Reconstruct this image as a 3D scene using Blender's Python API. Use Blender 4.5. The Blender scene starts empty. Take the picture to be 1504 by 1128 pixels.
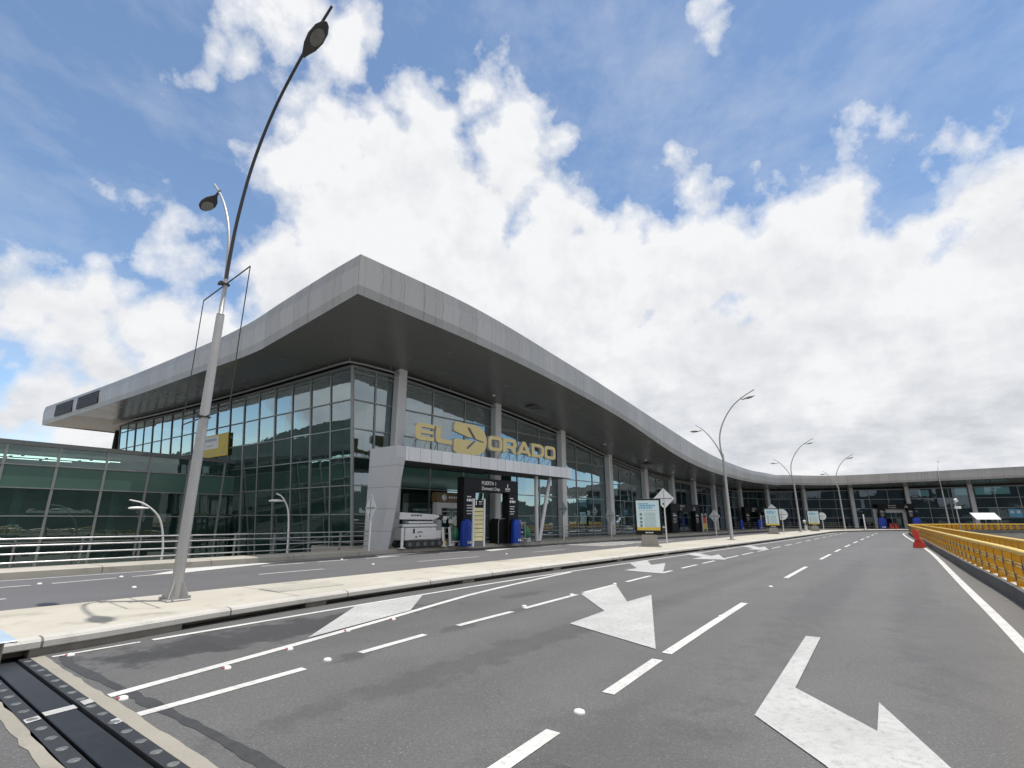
import bpy, math, random
from mathutils import Vector, Matrix
random.seed(7)
SC = bpy.context.scene
COL = SC.collection
# ---------------------------------------------------------------- camera model (1504 px wide photograph)
F = 740.0; HZ = 763.0; EYE = 1.6
PITCH = math.atan((HZ - 564) / F); CP, SP = math.cos(PITCH), math.sin(PITCH)
def ray(x, y):
    u = (x - 752) / F; v = (564 - y) / F
    return (u, CP - v * SP, SP + v * CP)
def at(x, y, z=0.0):                      # where a sight line meets the level z
    d = ray(x, y); t = (z - EYE) / d[2]
    return (d[0] * t, d[1] * t)
# road frame: s along the carriageway, o across it (to the right)
D2 = Vector((.606, .795)).normalized(); N2 = Vector((D2.y, -D2.x))
SA, OC = 76.0, 21.0; RK = 29.0
CC = D2 * SA + N2 * OC
def W(s, o):
    if s <= SA: p = D2 * s + N2 * o; return (p.x, p.y)
    th = (s - SA) / RK; r = OC - o
    p = CC + (-N2 * math.cos(th) + D2 * math.sin(th)) * r
    return (p.x, p.y)
def interp(tab, x):
    if x <= tab[0][0]: return tab[0][1]
    for (a, b), (c, d) in zip(tab, tab[1:]):
        if x <= c:
            t = (x - a) / (c - a); return b + (d - b) * t
    return tab[-1][1]
def smooth_tab(tab, x):                   # monotone-ish cubic through a table
    n = len(tab)
    if x <= tab[0][0]: return tab[0][1]
    if x >= tab[-1][0]: return tab[-1][1]
    def sl(i):
        if i == 0: return (tab[1][1]-tab[0][1])/(tab[1][0]-tab[0][0])
        if i == n-1: return (tab[-1][1]-tab[-2][1])/(tab[-1][0]-tab[-2][0])
        return (tab[i+1][1]-tab[i-1][1])/(tab[i+1][0]-tab[i-1][0])
    for i in range(n-1):
        if x <= tab[i+1][0]:
            h = tab[i+1][0]-tab[i][0]; t = (x-tab[i][0])/h
            m0, m1 = sl(i)*h, sl(i+1)*h
            return (2*t**3-3*t*t+1)*tab[i][1]+(t**3-2*t*t+t)*m0+(-2*t**3+3*t*t)*tab[i+1][1]+(t**3-t*t)*m1
KB = [(-40,-8.6),(0,-8.62),(2,-8.65),(5,-9.15),(10,-9.42),(16,-9.4),(24,-9.2),(34,-8.8),(50,-8.4),(76,-8.05),(140,-8.05)]
MF = [(-40,-11.7),(10,-11.75),(30,-12.1),(50,-12.0),(76,-11.4),(90,-10.6),(100,-9.6),(140,-9.6)]
FK = [(-40,-20.1),(5,-20.2),(20,-20.3),(38,-19.2),(76,-17.4),(140,-17.0)]
KR = [(-40,1.75),(14,1.45),(21,1.22),(42,.6),(76,-.35),(140,-.35)]
RL = [(-40,1.2),(9.8,.93),(17,.83),(35,.55),(76,-.85),(140,-.85)]
L4 = [(0,-2.3),(3,-2.43),(6.5,-2.64),(11.3,-2.86),(17,-3.05),(25,-3.2),(41,-3.38),(76,-3.4),(140,-3.4)]
L3 = [(1.2,-5.4),(1.8,-5.45),(3.5,-5.6),(6,-5.84),(8,-5.95),(10,-6.08),(16,-6.35),(22,-6.48),(38,-6.52),(76,-6.6),(140,-6.6)]
L2 = [(1.2,-6.0),(1.7,-6.17),(3.75,-6.64),(6.6,-7.34),(9.1,-7.98),(12.9,-8.55),(14.5,-8.72)]
L1 = [(1.95,-8.47),(4.75,-8.62),(8,-8.78),(12.4,-8.86),(20,-8.72),(30,-8.45),(50,-7.95),(76,-7.55),(120,-7.55)]
def fo(tab): return lambda s: smooth_tab(tab, s)
kb, mf, fk, kr = fo(KB), fo(MF), fo(FK), fo(KR)
# ---------------------------------------------------------------- materials
M = {}
def nodes_of(name):
    m = bpy.data.materials.new(name); m.use_nodes = True
    nt = m.node_tree; nt.nodes.clear()
    out = nt.nodes.new('ShaderNodeOutputMaterial'); b = nt.nodes.new('ShaderNodeBsdfPrincipled')
    nt.links.new(b.outputs[0], out.inputs[0]); M[name] = m
    return m, nt, b, out
def nd(nt, typ, **kw):
    n = nt.nodes.new(typ)
    for k, v in kw.items():
        if k.startswith('i_'): n.inputs[int(k[2:])].default_value = v
        else: setattr(n, k, v)
    return n
def mth(nt, op, a, b=None, c=None, clamp=False):
    n = nt.nodes.new('ShaderNodeMath'); n.operation = op; n.use_clamp = clamp
    for i, v in enumerate((a, b, c)):
        if v is None: continue
        if isinstance(v, (int, float)): n.inputs[i].default_value = v
        else: nt.links.new(v, n.inputs[i])
    return n.outputs[0]
def mixc(nt, fac, a, b, mode='MIX'):
    n = nt.nodes.new('ShaderNodeMix'); n.data_type = 'RGBA'; n.blend_type = mode
    for i, v in ((0, fac), (6, a), (7, b)):
        if isinstance(v, (int, float)): n.inputs[i].default_value = v
        elif isinstance(v, (tuple, list)): n.inputs[i].default_value = (v[0], v[1], v[2], 1)
        else: nt.links.new(v, n.inputs[i])
    return n.outputs[2]
def noise(nt, vec, scale, detail=4, rough=.55):
    n = nd(nt, 'ShaderNodeTexNoise'); n.inputs['Scale'].default_value = scale
    n.inputs['Detail'].default_value = detail; n.inputs['Roughness'].default_value = rough
    if vec is not None: nt.links.new(vec, n.inputs['Vector'])
    return n.outputs[0]
def ramp(nt, fac, pts):
    n = nd(nt, 'ShaderNodeValToRGB'); e = n.color_ramp.elements
    while len(e) < len(pts): e.new(.5)
    for el, (p, c) in zip(e, pts):
        el.position = p; el.color = (c, c, c, 1) if isinstance(c, (int, float)) else (*c, 1)
    nt.links.new(fac, n.inputs[0]); return n.outputs[0]
def geo_pos(nt): return nd(nt, 'ShaderNodeNewGeometry').outputs['Position']
def obj_co(nt): return nd(nt, 'ShaderNodeTexCoord').outputs['Object']
def scaled(nt, vec, sx, sy, sz):
    n = nd(nt, 'ShaderNodeVectorMath', operation='MULTIPLY'); nt.links.new(vec, n.inputs[0])
    n.inputs[1].default_value = (sx, sy, sz); return n.outputs[0]
def bump(nt, b, h, strength=.3, dist=.01):
    n = nd(nt, 'ShaderNodeBump'); n.inputs['Strength'].default_value = strength; n.inputs['Distance'].default_value = dist
    nt.links.new(h, n.inputs['Height']); nt.links.new(n.outputs[0], b.inputs['Normal'])
def pbr(name, c, rough=.55, metal=0.0, var=.18, scale=3.0, bmp=0.0, spec=.5, fine=40):
    m, nt, b, out = nodes_of(name)
    p = obj_co(nt)
    f = noise(nt, p, scale, 5, .6); g = noise(nt, p, fine, 3, .6)
    mixn = mth(nt, 'ADD', mth(nt, 'MULTIPLY', f, .65), mth(nt, 'MULTIPLY', g, .35))
    rr = ramp(nt, mixn, [(.3, 0.0), (.7, 1.0)])
    lo = tuple(x * (1 - var) for x in c); hi = tuple(min(1, x * (1 + var)) for x in c)
    nt.links.new(mixc(nt, rr, lo, hi), b.inputs['Base Color'])
    nt.links.new(mth(nt, 'ADD', mth(nt, 'MULTIPLY', f, .25), rough - .12, clamp=True), b.inputs['Roughness'])
    b.inputs['Metallic'].default_value = metal; b.inputs['Specular IOR Level'].default_value = spec
    if bmp: bump(nt, b, g, bmp, .01)
    return m
def emis(name, c, st):
    m, nt, b, out = nodes_of(name)
    b.inputs['Base Color'].default_value = (*[x*.5 for x in c], 1); b.inputs['Emission Color'].default_value = (*c, 1)
    b.inputs['Emission Strength'].default_value = st; b.inputs['Roughness'].default_value = .4
def road_so(nt):
    p = geo_pos(nt); out = []
    for v in (D2, N2):
        n = nd(nt, 'ShaderNodeVectorMath', operation='DOT_PRODUCT'); nt.links.new(p, n.inputs[0])
        n.inputs[1].default_value = (v.x, v.y, 0); out.append(n.outputs['Value'])
    return p, out[0], out[1]
def asphalt(name, dark, light, warm):
    m, nt, b, out = nodes_of(name)
    p, s, o = road_so(nt)
    so = nd(nt, 'ShaderNodeCombineXYZ'); nt.links.new(mth(nt, 'MULTIPLY', s, .06), so.inputs[0]); nt.links.new(mth(nt, 'MULTIPLY', o, .55), so.inputs[1])
    wear = noise(nt, so.outputs[0], 1.3, 5, .6)            # long wheel-track streaks
    blot = noise(nt, p, .55, 6, .65)
    agg = nd(nt, 'ShaderNodeTexVoronoi'); agg.inputs['Scale'].default_value = 62; nt.links.new(p, agg.inputs['Vector'])
    agc = nd(nt, 'ShaderNodeSeparateColor'); nt.links.new(agg.outputs['Color'], agc.inputs[0])
    grain = noise(nt, p, 160, 3, .7); mid = noise(nt, p, 38, 5, .75)
    base = mixc(nt, ramp(nt, mth(nt, 'ADD', mth(nt, 'MULTIPLY', wear, .55), mth(nt, 'MULTIPLY', blot, .45)), [(.33, 0.0), (.68, 1.0)]), dark, light)
    base = mixc(nt, ramp(nt, o, [(0.0, 0.0), (.9, .55)]), base, warm)
    base = mixc(nt, mth(nt, 'MULTIPLY', ramp(nt, grain, [(.35, 0.0), (.75, 1.0)]), .55), base, mixc(nt, 1.0, base, (2.0, 1.98, 1.95), 'MULTIPLY'))
    base = mixc(nt, mth(nt, 'MULTIPLY', ramp(nt, mid, [(.38, 1.0), (.62, 0.0)]), .42), base, (.030, .029, .029))
    agg2 = nd(nt, 'ShaderNodeTexVoronoi'); agg2.inputs['Scale'].default_value = 34; agg2.inputs['Randomness'].default_value = 1.0; nt.links.new(p, agg2.inputs['Vector'])
    ag2 = nd(nt, 'ShaderNodeSeparateColor'); nt.links.new(agg2.outputs['Color'], ag2.inputs[0])
    base = mixc(nt, mth(nt, 'MULTIPLY', mth(nt, 'MULTIPLY', ramp(nt, ag2.outputs[1], [(.88, 0.0), (.9, 1.0)]), ramp(nt, agg2.outputs['Distance'], [(.12, 1.0), (.24, 0.0)])), .5), base, (.33, .325, .31))
    stone = ramp(nt, agc.outputs[0], [(.80, 0.0), (.84, 1.0)])
    inn = ramp(nt, agg.outputs['Distance'], [(.2, 1.0), (.42, 0.0)])
    base = mixc(nt, mth(nt, 'MULTIPLY', mth(nt, 'MULTIPLY', mth(nt, 'MULTIPLY', stone, inn), ramp(nt, noise(nt, p, 9.0, 4, .7), [(.35, .15), (.65, 1.0)])), .55), base, (.36, .355, .34))
    edge = noise(nt, p, 2.6, 6, .65)                       # oil stains and a patched strip, each with its own ragged outline
    for (s0, o0, rs, r_o, am) in ((4.6, -7.75, 3.0, .75, .8), (2.9, -7.6, .8, .5, .5), (9.6, -7.05, .9, .25, .4), (6.2, -5.75, .5, .2, .4), (8.0, -5.95, .6, .18, .35), (4.2, -5.6, .35, .2, .5), (3.6, -1.9, 1.4, .9, .2), (10.5, .1, 4.5, .7, .14), (13.5, -4.1, 9.0, .35, .18), (16, -1.7, 12.0, .5, .24), (20, -.2, 14.0, .45, .16), (6.0, -4.3, 5.0, .35, .30), (24, -5.4, 10, .4, .18)):
        dx = mth(nt, 'DIVIDE', mth(nt, 'SUBTRACT', s, s0), rs); dy = mth(nt, 'DIVIDE', mth(nt, 'SUBTRACT', o, o0), r_o)
        rr_ = mth(nt, 'SQRT', mth(nt, 'ADD', mth(nt, 'MULTIPLY', dx, dx), mth(nt, 'MULTIPLY', dy, dy)))
        k = ramp(nt, mth(nt, 'ADD', rr_, mth(nt, 'MULTIPLY_ADD', edge, 2.4, -1.2)), [(.6, am), (1.05, 0.0)])
        base = mixc(nt, k, base, (.030, .029, .029))
    cr = nd(nt, 'ShaderNodeTexVoronoi'); cr.feature = 'DISTANCE_TO_EDGE'; cr.inputs['Scale'].default_value = .42
    wp = nd(nt, 'ShaderNodeVectorMath', operation='MULTIPLY_ADD'); wn_ = nd(nt, 'ShaderNodeTexNoise'); wn_.inputs['Scale'].default_value = 1.6; wn_.inputs['Detail'].default_value = 6; nt.links.new(p, wn_.inputs['Vector'])
    nt.links.new(wn_.outputs['Color'], wp.inputs[0]); wp.inputs[1].default_value = (.9, .9, .9); nt.links.new(p, wp.inputs[2]); nt.links.new(wp.outputs[0], cr.inputs['Vector'])
    ck = mth(nt, 'MULTIPLY', ramp(nt, cr.outputs['Distance'], [(.0, 1.0), (.006, 0.0)]), ramp(nt, noise(nt, p, .35, 3, .5), [(.52, 0.0), (.62, .45)]))
    base = mixc(nt, ck, base, (.022, .021, .021))
    dk = ramp(nt, noise(nt, p, 2.3, 2, .4), [(.74, 0.0), (.8, 1.0)])
    base = mixc(nt, mth(nt, 'MULTIPLY', dk, .3), base, (.03, .03, .03))
    nt.links.new(base, b.inputs['Base Color']); b.inputs['Roughness'].default_value = .66; b.inputs['Specular IOR Level'].default_value = .5
    bump(nt, b, mth(nt, 'ADD', grain, mth(nt, 'MULTIPLY', agg.outputs['Distance'], -.8)), .5, .006)
asphalt('asphalt', (.082, .080, .078), (.122, .119, .116), (.140, .126, .106))
asphalt('asphalt_far', (.095, .093, .096), (.125, .122, .125), (.125, .122, .125))
def concrete(name, a, bcol, joint=0.0, ang=True):
    m, nt, b, out = nodes_of(name)
    p, s, o = road_so(nt)
    blot = noise(nt, p, .45, 7, .62); fine = noise(nt, p, 55, 4, .7)
    c = mixc(nt, ramp(nt, blot, [(.32, 0.0), (.66, 1.0)]), a, bcol)
    c = mixc(nt, mth(nt, 'MULTIPLY', ramp(nt, fine, [(.35, 0.0), (.7, 1.0)]), .3), c, tuple(x * .62 for x in a))
    st = ramp(nt, noise(nt, p, 1.7, 5, .6), [(.56, 0.0), (.72, 1.0)])
    c = mixc(nt, mth(nt, 'MULTIPLY', st, .5), c, tuple(x * .5 for x in a))
    if joint:
        f = mth(nt, 'FRACT', mth(nt, 'DIVIDE', mth(nt, 'ADD', s, 200.9), joint))
        j = mth(nt, 'LESS_THAN', mth(nt, 'ABSOLUTE', mth(nt, 'SUBTRACT', f, .5)), .014 / joint)
        c = mixc(nt, mth(nt, 'MULTIPLY', j, .75), c, (.06, .055, .05))
    nt.links.new(c, b.inputs['Base Color']); b.inputs['Roughness'].default_value = .85; b.inputs['Specular IOR Level'].default_value = .25
    bump(nt, b, fine, .35, .006)
concrete('median_concrete', (.41, .38, .315), (.52, .49, .42), 4.75)
concrete('kerb_concrete', (.46, .44, .40), (.54, .52, .48), 2.4)
concrete('kerb_shaded', (.10, .10, .10), (.15, .15, .15), 3.0)
concrete('sidewalk_concrete', (.36, .34, .29), (.46, .43, .37), 3.2)
concrete('rough_concrete', (.13, .12, .10), (.30, .28, .24))
concrete('header_concrete', (.27, .25, .21), (.36, .33, .28))
concrete('deck_concrete', (.26, .25, .23), (.34, .33, .31))
def paint(name, c, wear, under):
    m, nt, b, out = nodes_of(name)
    p = geo_pos(nt)
    w1 = noise(nt, p, 13.0, 8, .75); w2 = noise(nt, p, 90, 3, .7)
    f = ramp(nt, mth(nt, 'ADD', mth(nt, 'MULTIPLY', w1, .6), mth(nt, 'MULTIPLY', w2, .4)), [(wear - .07, 0.0), (wear + .10, 1.0)])
    cc = mixc(nt, ramp(nt, noise(nt, p, 1.2, 5, .6), [(.35, 0.0), (.7, 1.0)]), tuple(x * .8 for x in c), c)
    nt.links.new(mixc(nt, f, under, cc), b.inputs['Base Color']); b.inputs['Roughness'].default_value = .7
    bump(nt, b, w2, .25, .004)
paint('paint_white', (.63, .62, .59), .385, (.14, .138, .135))
paint('paint_worn', (.48, .475, .46), .40, (.21, .208, .203))
def panel(name, c, du, dv, metal=.0, rough=.4, streak=.5, line=.012, dark=.25):
    m, nt, b, out = nodes_of(name)
    uv = nd(nt, 'ShaderNodeUVMap').outputs[0]
    sp = nd(nt, 'ShaderNodeSeparateXYZ'); nt.links.new(uv, sp.inputs[0])
    def grid(x, step):
        f = mth(nt, 'FRACT', mth(nt, 'ADD', mth(nt, 'DIVIDE', x, step), 50.5))
        return mth(nt, 'LESS_THAN', mth(nt, 'ABSOLUTE', mth(nt, 'SUBTRACT', f, .5)), line / step)
    lines = grid(sp.outputs[0], du)
    if dv: lines = mth(nt, 'MAXIMUM', lines, grid(sp.outputs[1], dv))
    cell = nd(nt, 'ShaderNodeTexWhiteNoise'); cell.noise_dimensions = '2D'
    cx = nd(nt, 'ShaderNodeCombineXYZ'); nt.links.new(mth(nt, 'FLOOR', mth(nt, 'ADD', mth(nt, 'DIVIDE', sp.outputs[0], du), 50.0)), cx.inputs[0])
    if dv: nt.links.new(mth(nt, 'FLOOR', mth(nt, 'ADD', mth(nt, 'DIVIDE', sp.outputs[1], dv), 50.0)), cx.inputs[1])
    nt.links.new(cx.outputs[0], cell.inputs['Vector'])
    col = mixc(nt, cell.outputs[0], tuple(x * (.93 if streak else .985) for x in c), tuple(min(1, x * (1.06 if streak else 1.01)) for x in c))
    su = scaled(nt, uv, 5.0, .35, 1); stv = ramp(nt, noise(nt, su, 1.0, 6, .65), [(.52, 0.0), (.74, 1.0)])
    col = mixc(nt, mth(nt, 'MULTIPLY', stv, streak), col, tuple(x * .42 for x in c))
    col = mixc(nt, mth(nt, 'MULTIPLY', lines, .8), col, tuple(x * dark for x in c))
    nt.links.new(col, b.inputs['Base Color']); b.inputs['Metallic'].default_value = metal
    wob = noise(nt, scaled(nt, uv, .8, .8, 1), 1.0, 3, .5)
    nt.links.new(mth(nt, 'ADD', mth(nt, 'MULTIPLY', wob, .2), rough - .1), b.inputs['Roughness'])
    bump(nt, b, mth(nt, 'ADD', mth(nt, 'MULTIPLY', lines, -1.0), mth(nt, 'MULTIPLY', wob, .3)), .25, .02)
panel('fascia', (.40, .393, .39), 1.25, 0, .15, .45, .6, .012, .35)
panel('fascia_strip', (.33, .325, .32), 1.25, 0, .15, .45, .75, .012, .5)
panel('fascia_cap', (.27, .265, .26), 1.25, 0, .15, .45, .8, .012, .4)
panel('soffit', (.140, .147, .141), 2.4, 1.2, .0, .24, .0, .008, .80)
panel('soffit_slats', (.58, .54, .47), .16, 6.0, .0, .5, .1, .012, .45)
panel('portal_panel', (.68, .685, .70), .75, 0, .1, .45, .18)
panel('pylon_panel', (.50, .505, .53), 40, 1.05, .1, .42, .15)
panel('steps', (.3, .3, .3), .3, 0)
def glass(name, tint, refl, minr, film, ff):
    m = bpy.data.materials.new(name); m.use_nodes = True; nt = m.node_tree; nt.nodes.clear(); M[name] = m
    out = nd(nt, 'ShaderNodeOutputMaterial'); tr = nd(nt, 'ShaderNodeBsdfTransparent'); gl = nd(nt, 'ShaderNodeBsdfGlossy'); df = nd(nt, 'ShaderNodeBsdfDiffuse')
    tr.inputs[0].default_value = (*tint, 1); gl.inputs['Color'].default_value = (*refl, 1); gl.inputs['Roughness'].default_value = .012
    p = geo_pos(nt)
    df.inputs[0].default_value = (*film, 1)
    dust = ramp(nt, noise(nt, p, .9, 6, .65), [(.3, .6), (.75, 1.3)])
    m0 = nd(nt, 'ShaderNodeMixShader'); nt.links.new(mth(nt, 'MULTIPLY', dust, ff, clamp=True), m0.inputs[0]); nt.links.new(tr.outputs[0], m0.inputs[1]); nt.links.new(df.outputs[0], m0.inputs[2])
    bp = nd(nt, 'ShaderNodeBump'); bp.inputs['Strength'].default_value = .10; bp.inputs['Distance'].default_value = .05
    nt.links.new(noise(nt, p, .7, 3, .45), bp.inputs['Height']); nt.links.new(bp.outputs[0], gl.inputs['Normal'])
    cellv = nd(nt, 'ShaderNodeCombineXYZ')
    for k_, (vec, st_, of_) in enumerate((((-.8086, .5884, 0), 1.98, 500.3), ((.640, .768, 0), 2.9, 500.4), ((0, 0, 1), 1.53, 100 - .27))):
        dn = nd(nt, 'ShaderNodeVectorMath', operation='DOT_PRODUCT'); nt.links.new(p, dn.inputs[0]); dn.inputs[1].default_value = vec
        nt.links.new(mth(nt, 'FLOOR', mth(nt, 'ADD', mth(nt, 'DIVIDE', dn.outputs['Value'], st_), of_)), cellv.inputs[k_])
    wnz = nd(nt, 'ShaderNodeTexWhiteNoise'); nt.links.new(cellv.outputs[0], wnz.inputs['Vector'])
    tl = nd(nt, 'ShaderNodeVectorMath', operation='MULTIPLY_ADD'); nt.links.new(wnz.outputs['Color'], tl.inputs[0]); tl.inputs[1].default_value = (.022, .022, .022); tl.inputs[2].default_value = (-.011, -.011, -.011)
    ta_ = nd(nt, 'ShaderNodeVectorMath', operation='ADD'); nt.links.new(bp.outputs[0], ta_.inputs[0]); nt.links.new(tl.outputs[0], ta_.inputs[1])
    tn = nd(nt, 'ShaderNodeVectorMath', operation='NORMALIZE'); nt.links.new(ta_.outputs[0], tn.inputs[0]); nt.links.new(tn.outputs[0], gl.inputs['Normal'])
    fr = nd(nt, 'ShaderNodeFresnel'); fr.inputs[0].default_value = 1.55
    mx = nd(nt, 'ShaderNodeMixShader'); nt.links.new(mth(nt, 'ADD', mth(nt, 'MULTIPLY', fr.outputs[0], 1.35), minr, clamp=True), mx.inputs[0])
    nt.links.new(m0.outputs[0], mx.inputs[1]); nt.links.new(gl.outputs[0], mx.inputs[2]); nt.links.new(mx.outputs[0], out.inputs[0])
glass('glass_main', (.32, .54, .48), (.76, .88, .93), .25, (.09, .215, .185), .11)
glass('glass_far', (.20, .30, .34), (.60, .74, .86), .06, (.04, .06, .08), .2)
glass('glass_annex', (.28, .48, .42), (.70, .84, .82), .10, (.10, .235, .195), .12)
pbr('mullion', (.26, .27, .27), .4, .3, .08)
pbr('mullion_dark', (.13, .14, .14), .45, .2, .1)
pbr('column_grey', (.60, .60, .61), .45, .1, .07, 1.2)
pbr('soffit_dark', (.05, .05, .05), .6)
pbr('roof_grey', (.34, .34, .35), .6)
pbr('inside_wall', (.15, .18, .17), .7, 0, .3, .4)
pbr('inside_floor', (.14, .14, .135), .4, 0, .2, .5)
pbr('spandrel', (.060, .135, .108), .2, 0, .08, .6)
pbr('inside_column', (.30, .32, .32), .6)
emis('tube_light', (1.0, .93, .93), 4.0)
emis('daylight_glow', (.40, .66, .60), .42)
pbr('galvanised', (.38, .375, .37), .42, .4, .12, 2.5, .05)
pbr('lamp_dark', (.05, .05, .052), .5, .3, .15)
pbr('lamp_lens', (.16, .16, .15), .15, 0, .3, 9)
pbr('bar_dark', (.03, .03, .03), .5)
pbr('rail_steel', (.50, .50, .50), .28, .9, .05)
pbr('rail_post', (.20, .20, .20), .5, .4)
pbr('yellow_paint', (.57, .285, .010), .45, 0, .25, 2.6)
pbr('yellow_pipe', (.74, .50, .09), .35, 0, .10, 2.0)
pbr('red_plastic', (.60, .040, .026), .38, 0, .15, 4)
pbr('sign_back', (.70, .73, .76), .45, .1, .06)
pbr('white_paint', (.76, .76, .75), .4, 0, .07)
pbr('black_satin', (.011, .011, .012), .5, 0, .2, 2, 0, .2)
pbr('black_rubber', (.022, .023, .026), .55, 0, .3, 6, .1)
pbr('steel_plate', (.036, .039, .043), .42, .6, .35, 5, .08)
pbr('bolt_steel', (.15, .155, .155), .55, .3, .5, 9)
pbr('pale_plate', (.44, .55, .66), .35, .2, .08)
pbr('gold_face', (.59, .485, .22), .5, .1, .06)
pbr('letter_side', (.50, .51, .53), .45, .2, .06)
pbr('blue_fabric', (.010, .050, .36), .45, 0, .3, 5, .6, .4, 12)
pbr('navy', (.035, .03, .20), .5)
pbr('cream', (.66, .60, .34), .5, 0, .05)
pbr('poster_blue', (.58, .72, .76), .35, 0, .03)
pbr('title_blue', (.10, .36, .58), .4)
pbr('ink', (.05, .06, .07), .5)
pbr('text_grey', (.32, .42, .45), .5)
pbr('poster_yellow', (.62, .45, .06), .4)
pbr('pedestal', (.27, .26, .24), .75, 0, .15, 5, .2)
pbr('brown_sign', (.16, .115, .05), .45)
pbr('text_white', (.80, .80, .80), .5, 0, .02)
pbr('machine_white', (.64, .64, .63), .45, 0, .10, 5)
pbr('machine_dark', (.03, .03, .032), .6, 0, .3, 6)
pbr('green_bag', (.02, .17, .10), .4, 0, .35, 8, .5)
pbr('banner_yellow', (.68, .50, .05), .5, 0, .04)
pbr('stud_white', (.78, .78, .75), .3, 0, .05)
pbr('stud_red', (.45, .03, .05), .35)
pbr('hill_green', (.042, .052, .050), .95, 0, .4, .004, 0, .1, .02)
pbr('ground_grey', (.22, .21, .19), .9, 0, .3, .05)
pbr('tree_leaf', (.045, .075, .03), .8, 0, .4, 1)
pbr('louvre', (.012, .013, .015), .6)
pbr('seal_black', (.042, .042, .042), .6, 0, .3, 8)
# ---------------------------------------------------------------- mesh builder
def wmat(o):
    m = Matrix.Identity(4)
    while o is not None: m = o.matrix_basis @ m; o = o.parent
    return m
class MB:
    def __init__(s): s.v = []; s.f = []; s.uv = {}; s.sm = set(); s.mi = {}
    def add(s, vs, fs, smooth=False, uvs=None, mi=0):
        o = len(s.v); s.v += [tuple(map(float, q)) for q in vs]
        for k, f in enumerate(fs):
            i = len(s.f); s.f.append(tuple(o + j for j in f))
            if smooth: s.sm.add(i)
            if mi: s.mi[i] = mi
            if uvs: s.uv[i] = uvs[k]
        return s
    def quad(s, a, b, c, d, uv=None, mi=0): return s.add([a, b, c, d], [(0, 1, 2, 3)], uvs=[uv] if uv else None, mi=mi)
    def box(s, c, size, ax=None, bev=0.0, mi=0):      # centre, full sizes, optional axes
        ax = ax or (Vector((1, 0, 0)), Vector((0, 1, 0)), Vector((0, 0, 1)))
        c = Vector(c); h = [k / 2 for k in size]
        if bev and min(h) > bev * 1.2:
            vs = []; 
            for sx in (-1, 1):
                for sy in (-1, 1):
                    for sz in (-1, 1):
                        for k in range(3):
                            t = [sx * h[0], sy * h[1], sz * h[2]]
                            for j in range(3):
                                if j != k: t[j] -= (sx, sy, sz)[j] * bev
                            vs.append(c + ax[0] * t[0] + ax[1] * t[1] + ax[2] * t[2])
            def ix(a, b_, c_, k): return ((a * 2 + b_) * 2 + c_) * 3 + k
            fs = []
            for a in (0, 1):
                fs.append((ix(a,0,0,0), ix(a,1,0,0), ix(a,1,1,0), ix(a,0,1,0))); fs.append((ix(0,a,0,1), ix(1,a,0,1), ix(1,a,1,1), ix(0,a,1,1)))
                fs.append((ix(0,0,a,2), ix(1,0,a,2), ix(1,1,a,2), ix(0,1,a,2)))
            for a in (0, 1):
                for b_ in (0, 1):
                    fs.append((ix(a,b_,0,0), ix(a,b_,1,0), ix(a,b_,1,1), ix(a,b_,0,1)))
                    fs.append((ix(a,0,b_,0), ix(a,1,b_,0), ix(a,1,b_,2), ix(a,0,b_,2)))
                    fs.append((ix(0,a,b_,1), ix(1,a,b_,1), ix(1,a,b_,2), ix(0,a,b_,2)))
                    for c_ in (0, 1): fs.append((ix(a,b_,c_,0), ix(a,b_,c_,1), ix(a,b_,c_,2)))
            return s.add(vs, fs, mi=mi)
        vs = [c + ax[0] * (sx * h[0]) + ax[1] * (sy * h[1]) + ax[2] * (sz * h[2]) for sx in (-1, 1) for sy in (-1, 1) for sz in (-1, 1)]
        return s.add(vs, [(0, 1, 3, 2), (4, 6, 7, 5), (0, 4, 5, 1), (2, 3, 7, 6), (0, 2, 6, 4), (1, 5, 7, 3)], mi=mi)
    def beam(s, a, b, w, h, up=(0, 0, 1), mi=0):
        a, b = Vector(a), Vector(b); x = (b - a); L = x.length; x.normalize()
        y = Vector(up).cross(x)
        if y.length < 1e-4: y = Vector((0, 1, 0)).cross(x)
        y.normalize(); z = x.cross(y)
        return s.box((a + b) / 2, (L, w, h), (x, y, z), mi=mi)
    def tube(s, pts, r, n=10, cap=True, closed=False, mi=0):
        pts = [Vector(p) for p in pts]; m = len(pts); rs = r if isinstance(r, (list, tuple)) else [r] * m
        vs = []; prev = None
        for i, p in enumerate(pts):
            if closed: t = pts[(i + 1) % m] - pts[i - 1]
            else: t = (pts[min(i + 1, m - 1)] - pts[max(i - 1, 0)])
            t.normalize()
            if prev is None:
                a = Vector((0, 0, 1)) if abs(t.z) < .9 else Vector((1, 0, 0)); u = t.cross(a).normalized()
            else: u = (prev - t * prev.dot(t)).normalized()
            prev = u; w = t.cross(u)
            for k in range(n):
                q = 2 * math.pi * k / n; vs.append(p + (u * math.cos(q) + w * math.sin(q)) * rs[i])
        fs = [(i * n + k, i * n + (k + 1) % n, ((i + 1) % m) * n + (k + 1) % n, ((i + 1) % m) * n + k) for i in range(m if closed else m - 1) for k in range(n)]
        s.add(vs, fs, smooth=n > 5, mi=mi)
        if cap and not closed: s.add(vs[:n], [tuple(range(n))[::-1]], mi=mi); s.add(vs[-n:], [tuple(range(n))], mi=mi)
        return s
    def prism(s, poly, o, ax, depth, mi=0):            # poly (u,v) placed at o along ax[0],ax[1], extruded by depth along ax[2]
        o = Vector(o); n = len(poly)
        a = [o + ax[0] * u + ax[1] * v for u, v in poly]; b = [p + ax[2] * depth for p in a]
        return s.add(a + b, [tuple(range(n)), tuple(range(2 * n - 1, n - 1, -1))] + [(i, n + i, n + (i + 1) % n, (i + 1) % n) for i in range(n)], mi=mi)
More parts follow.
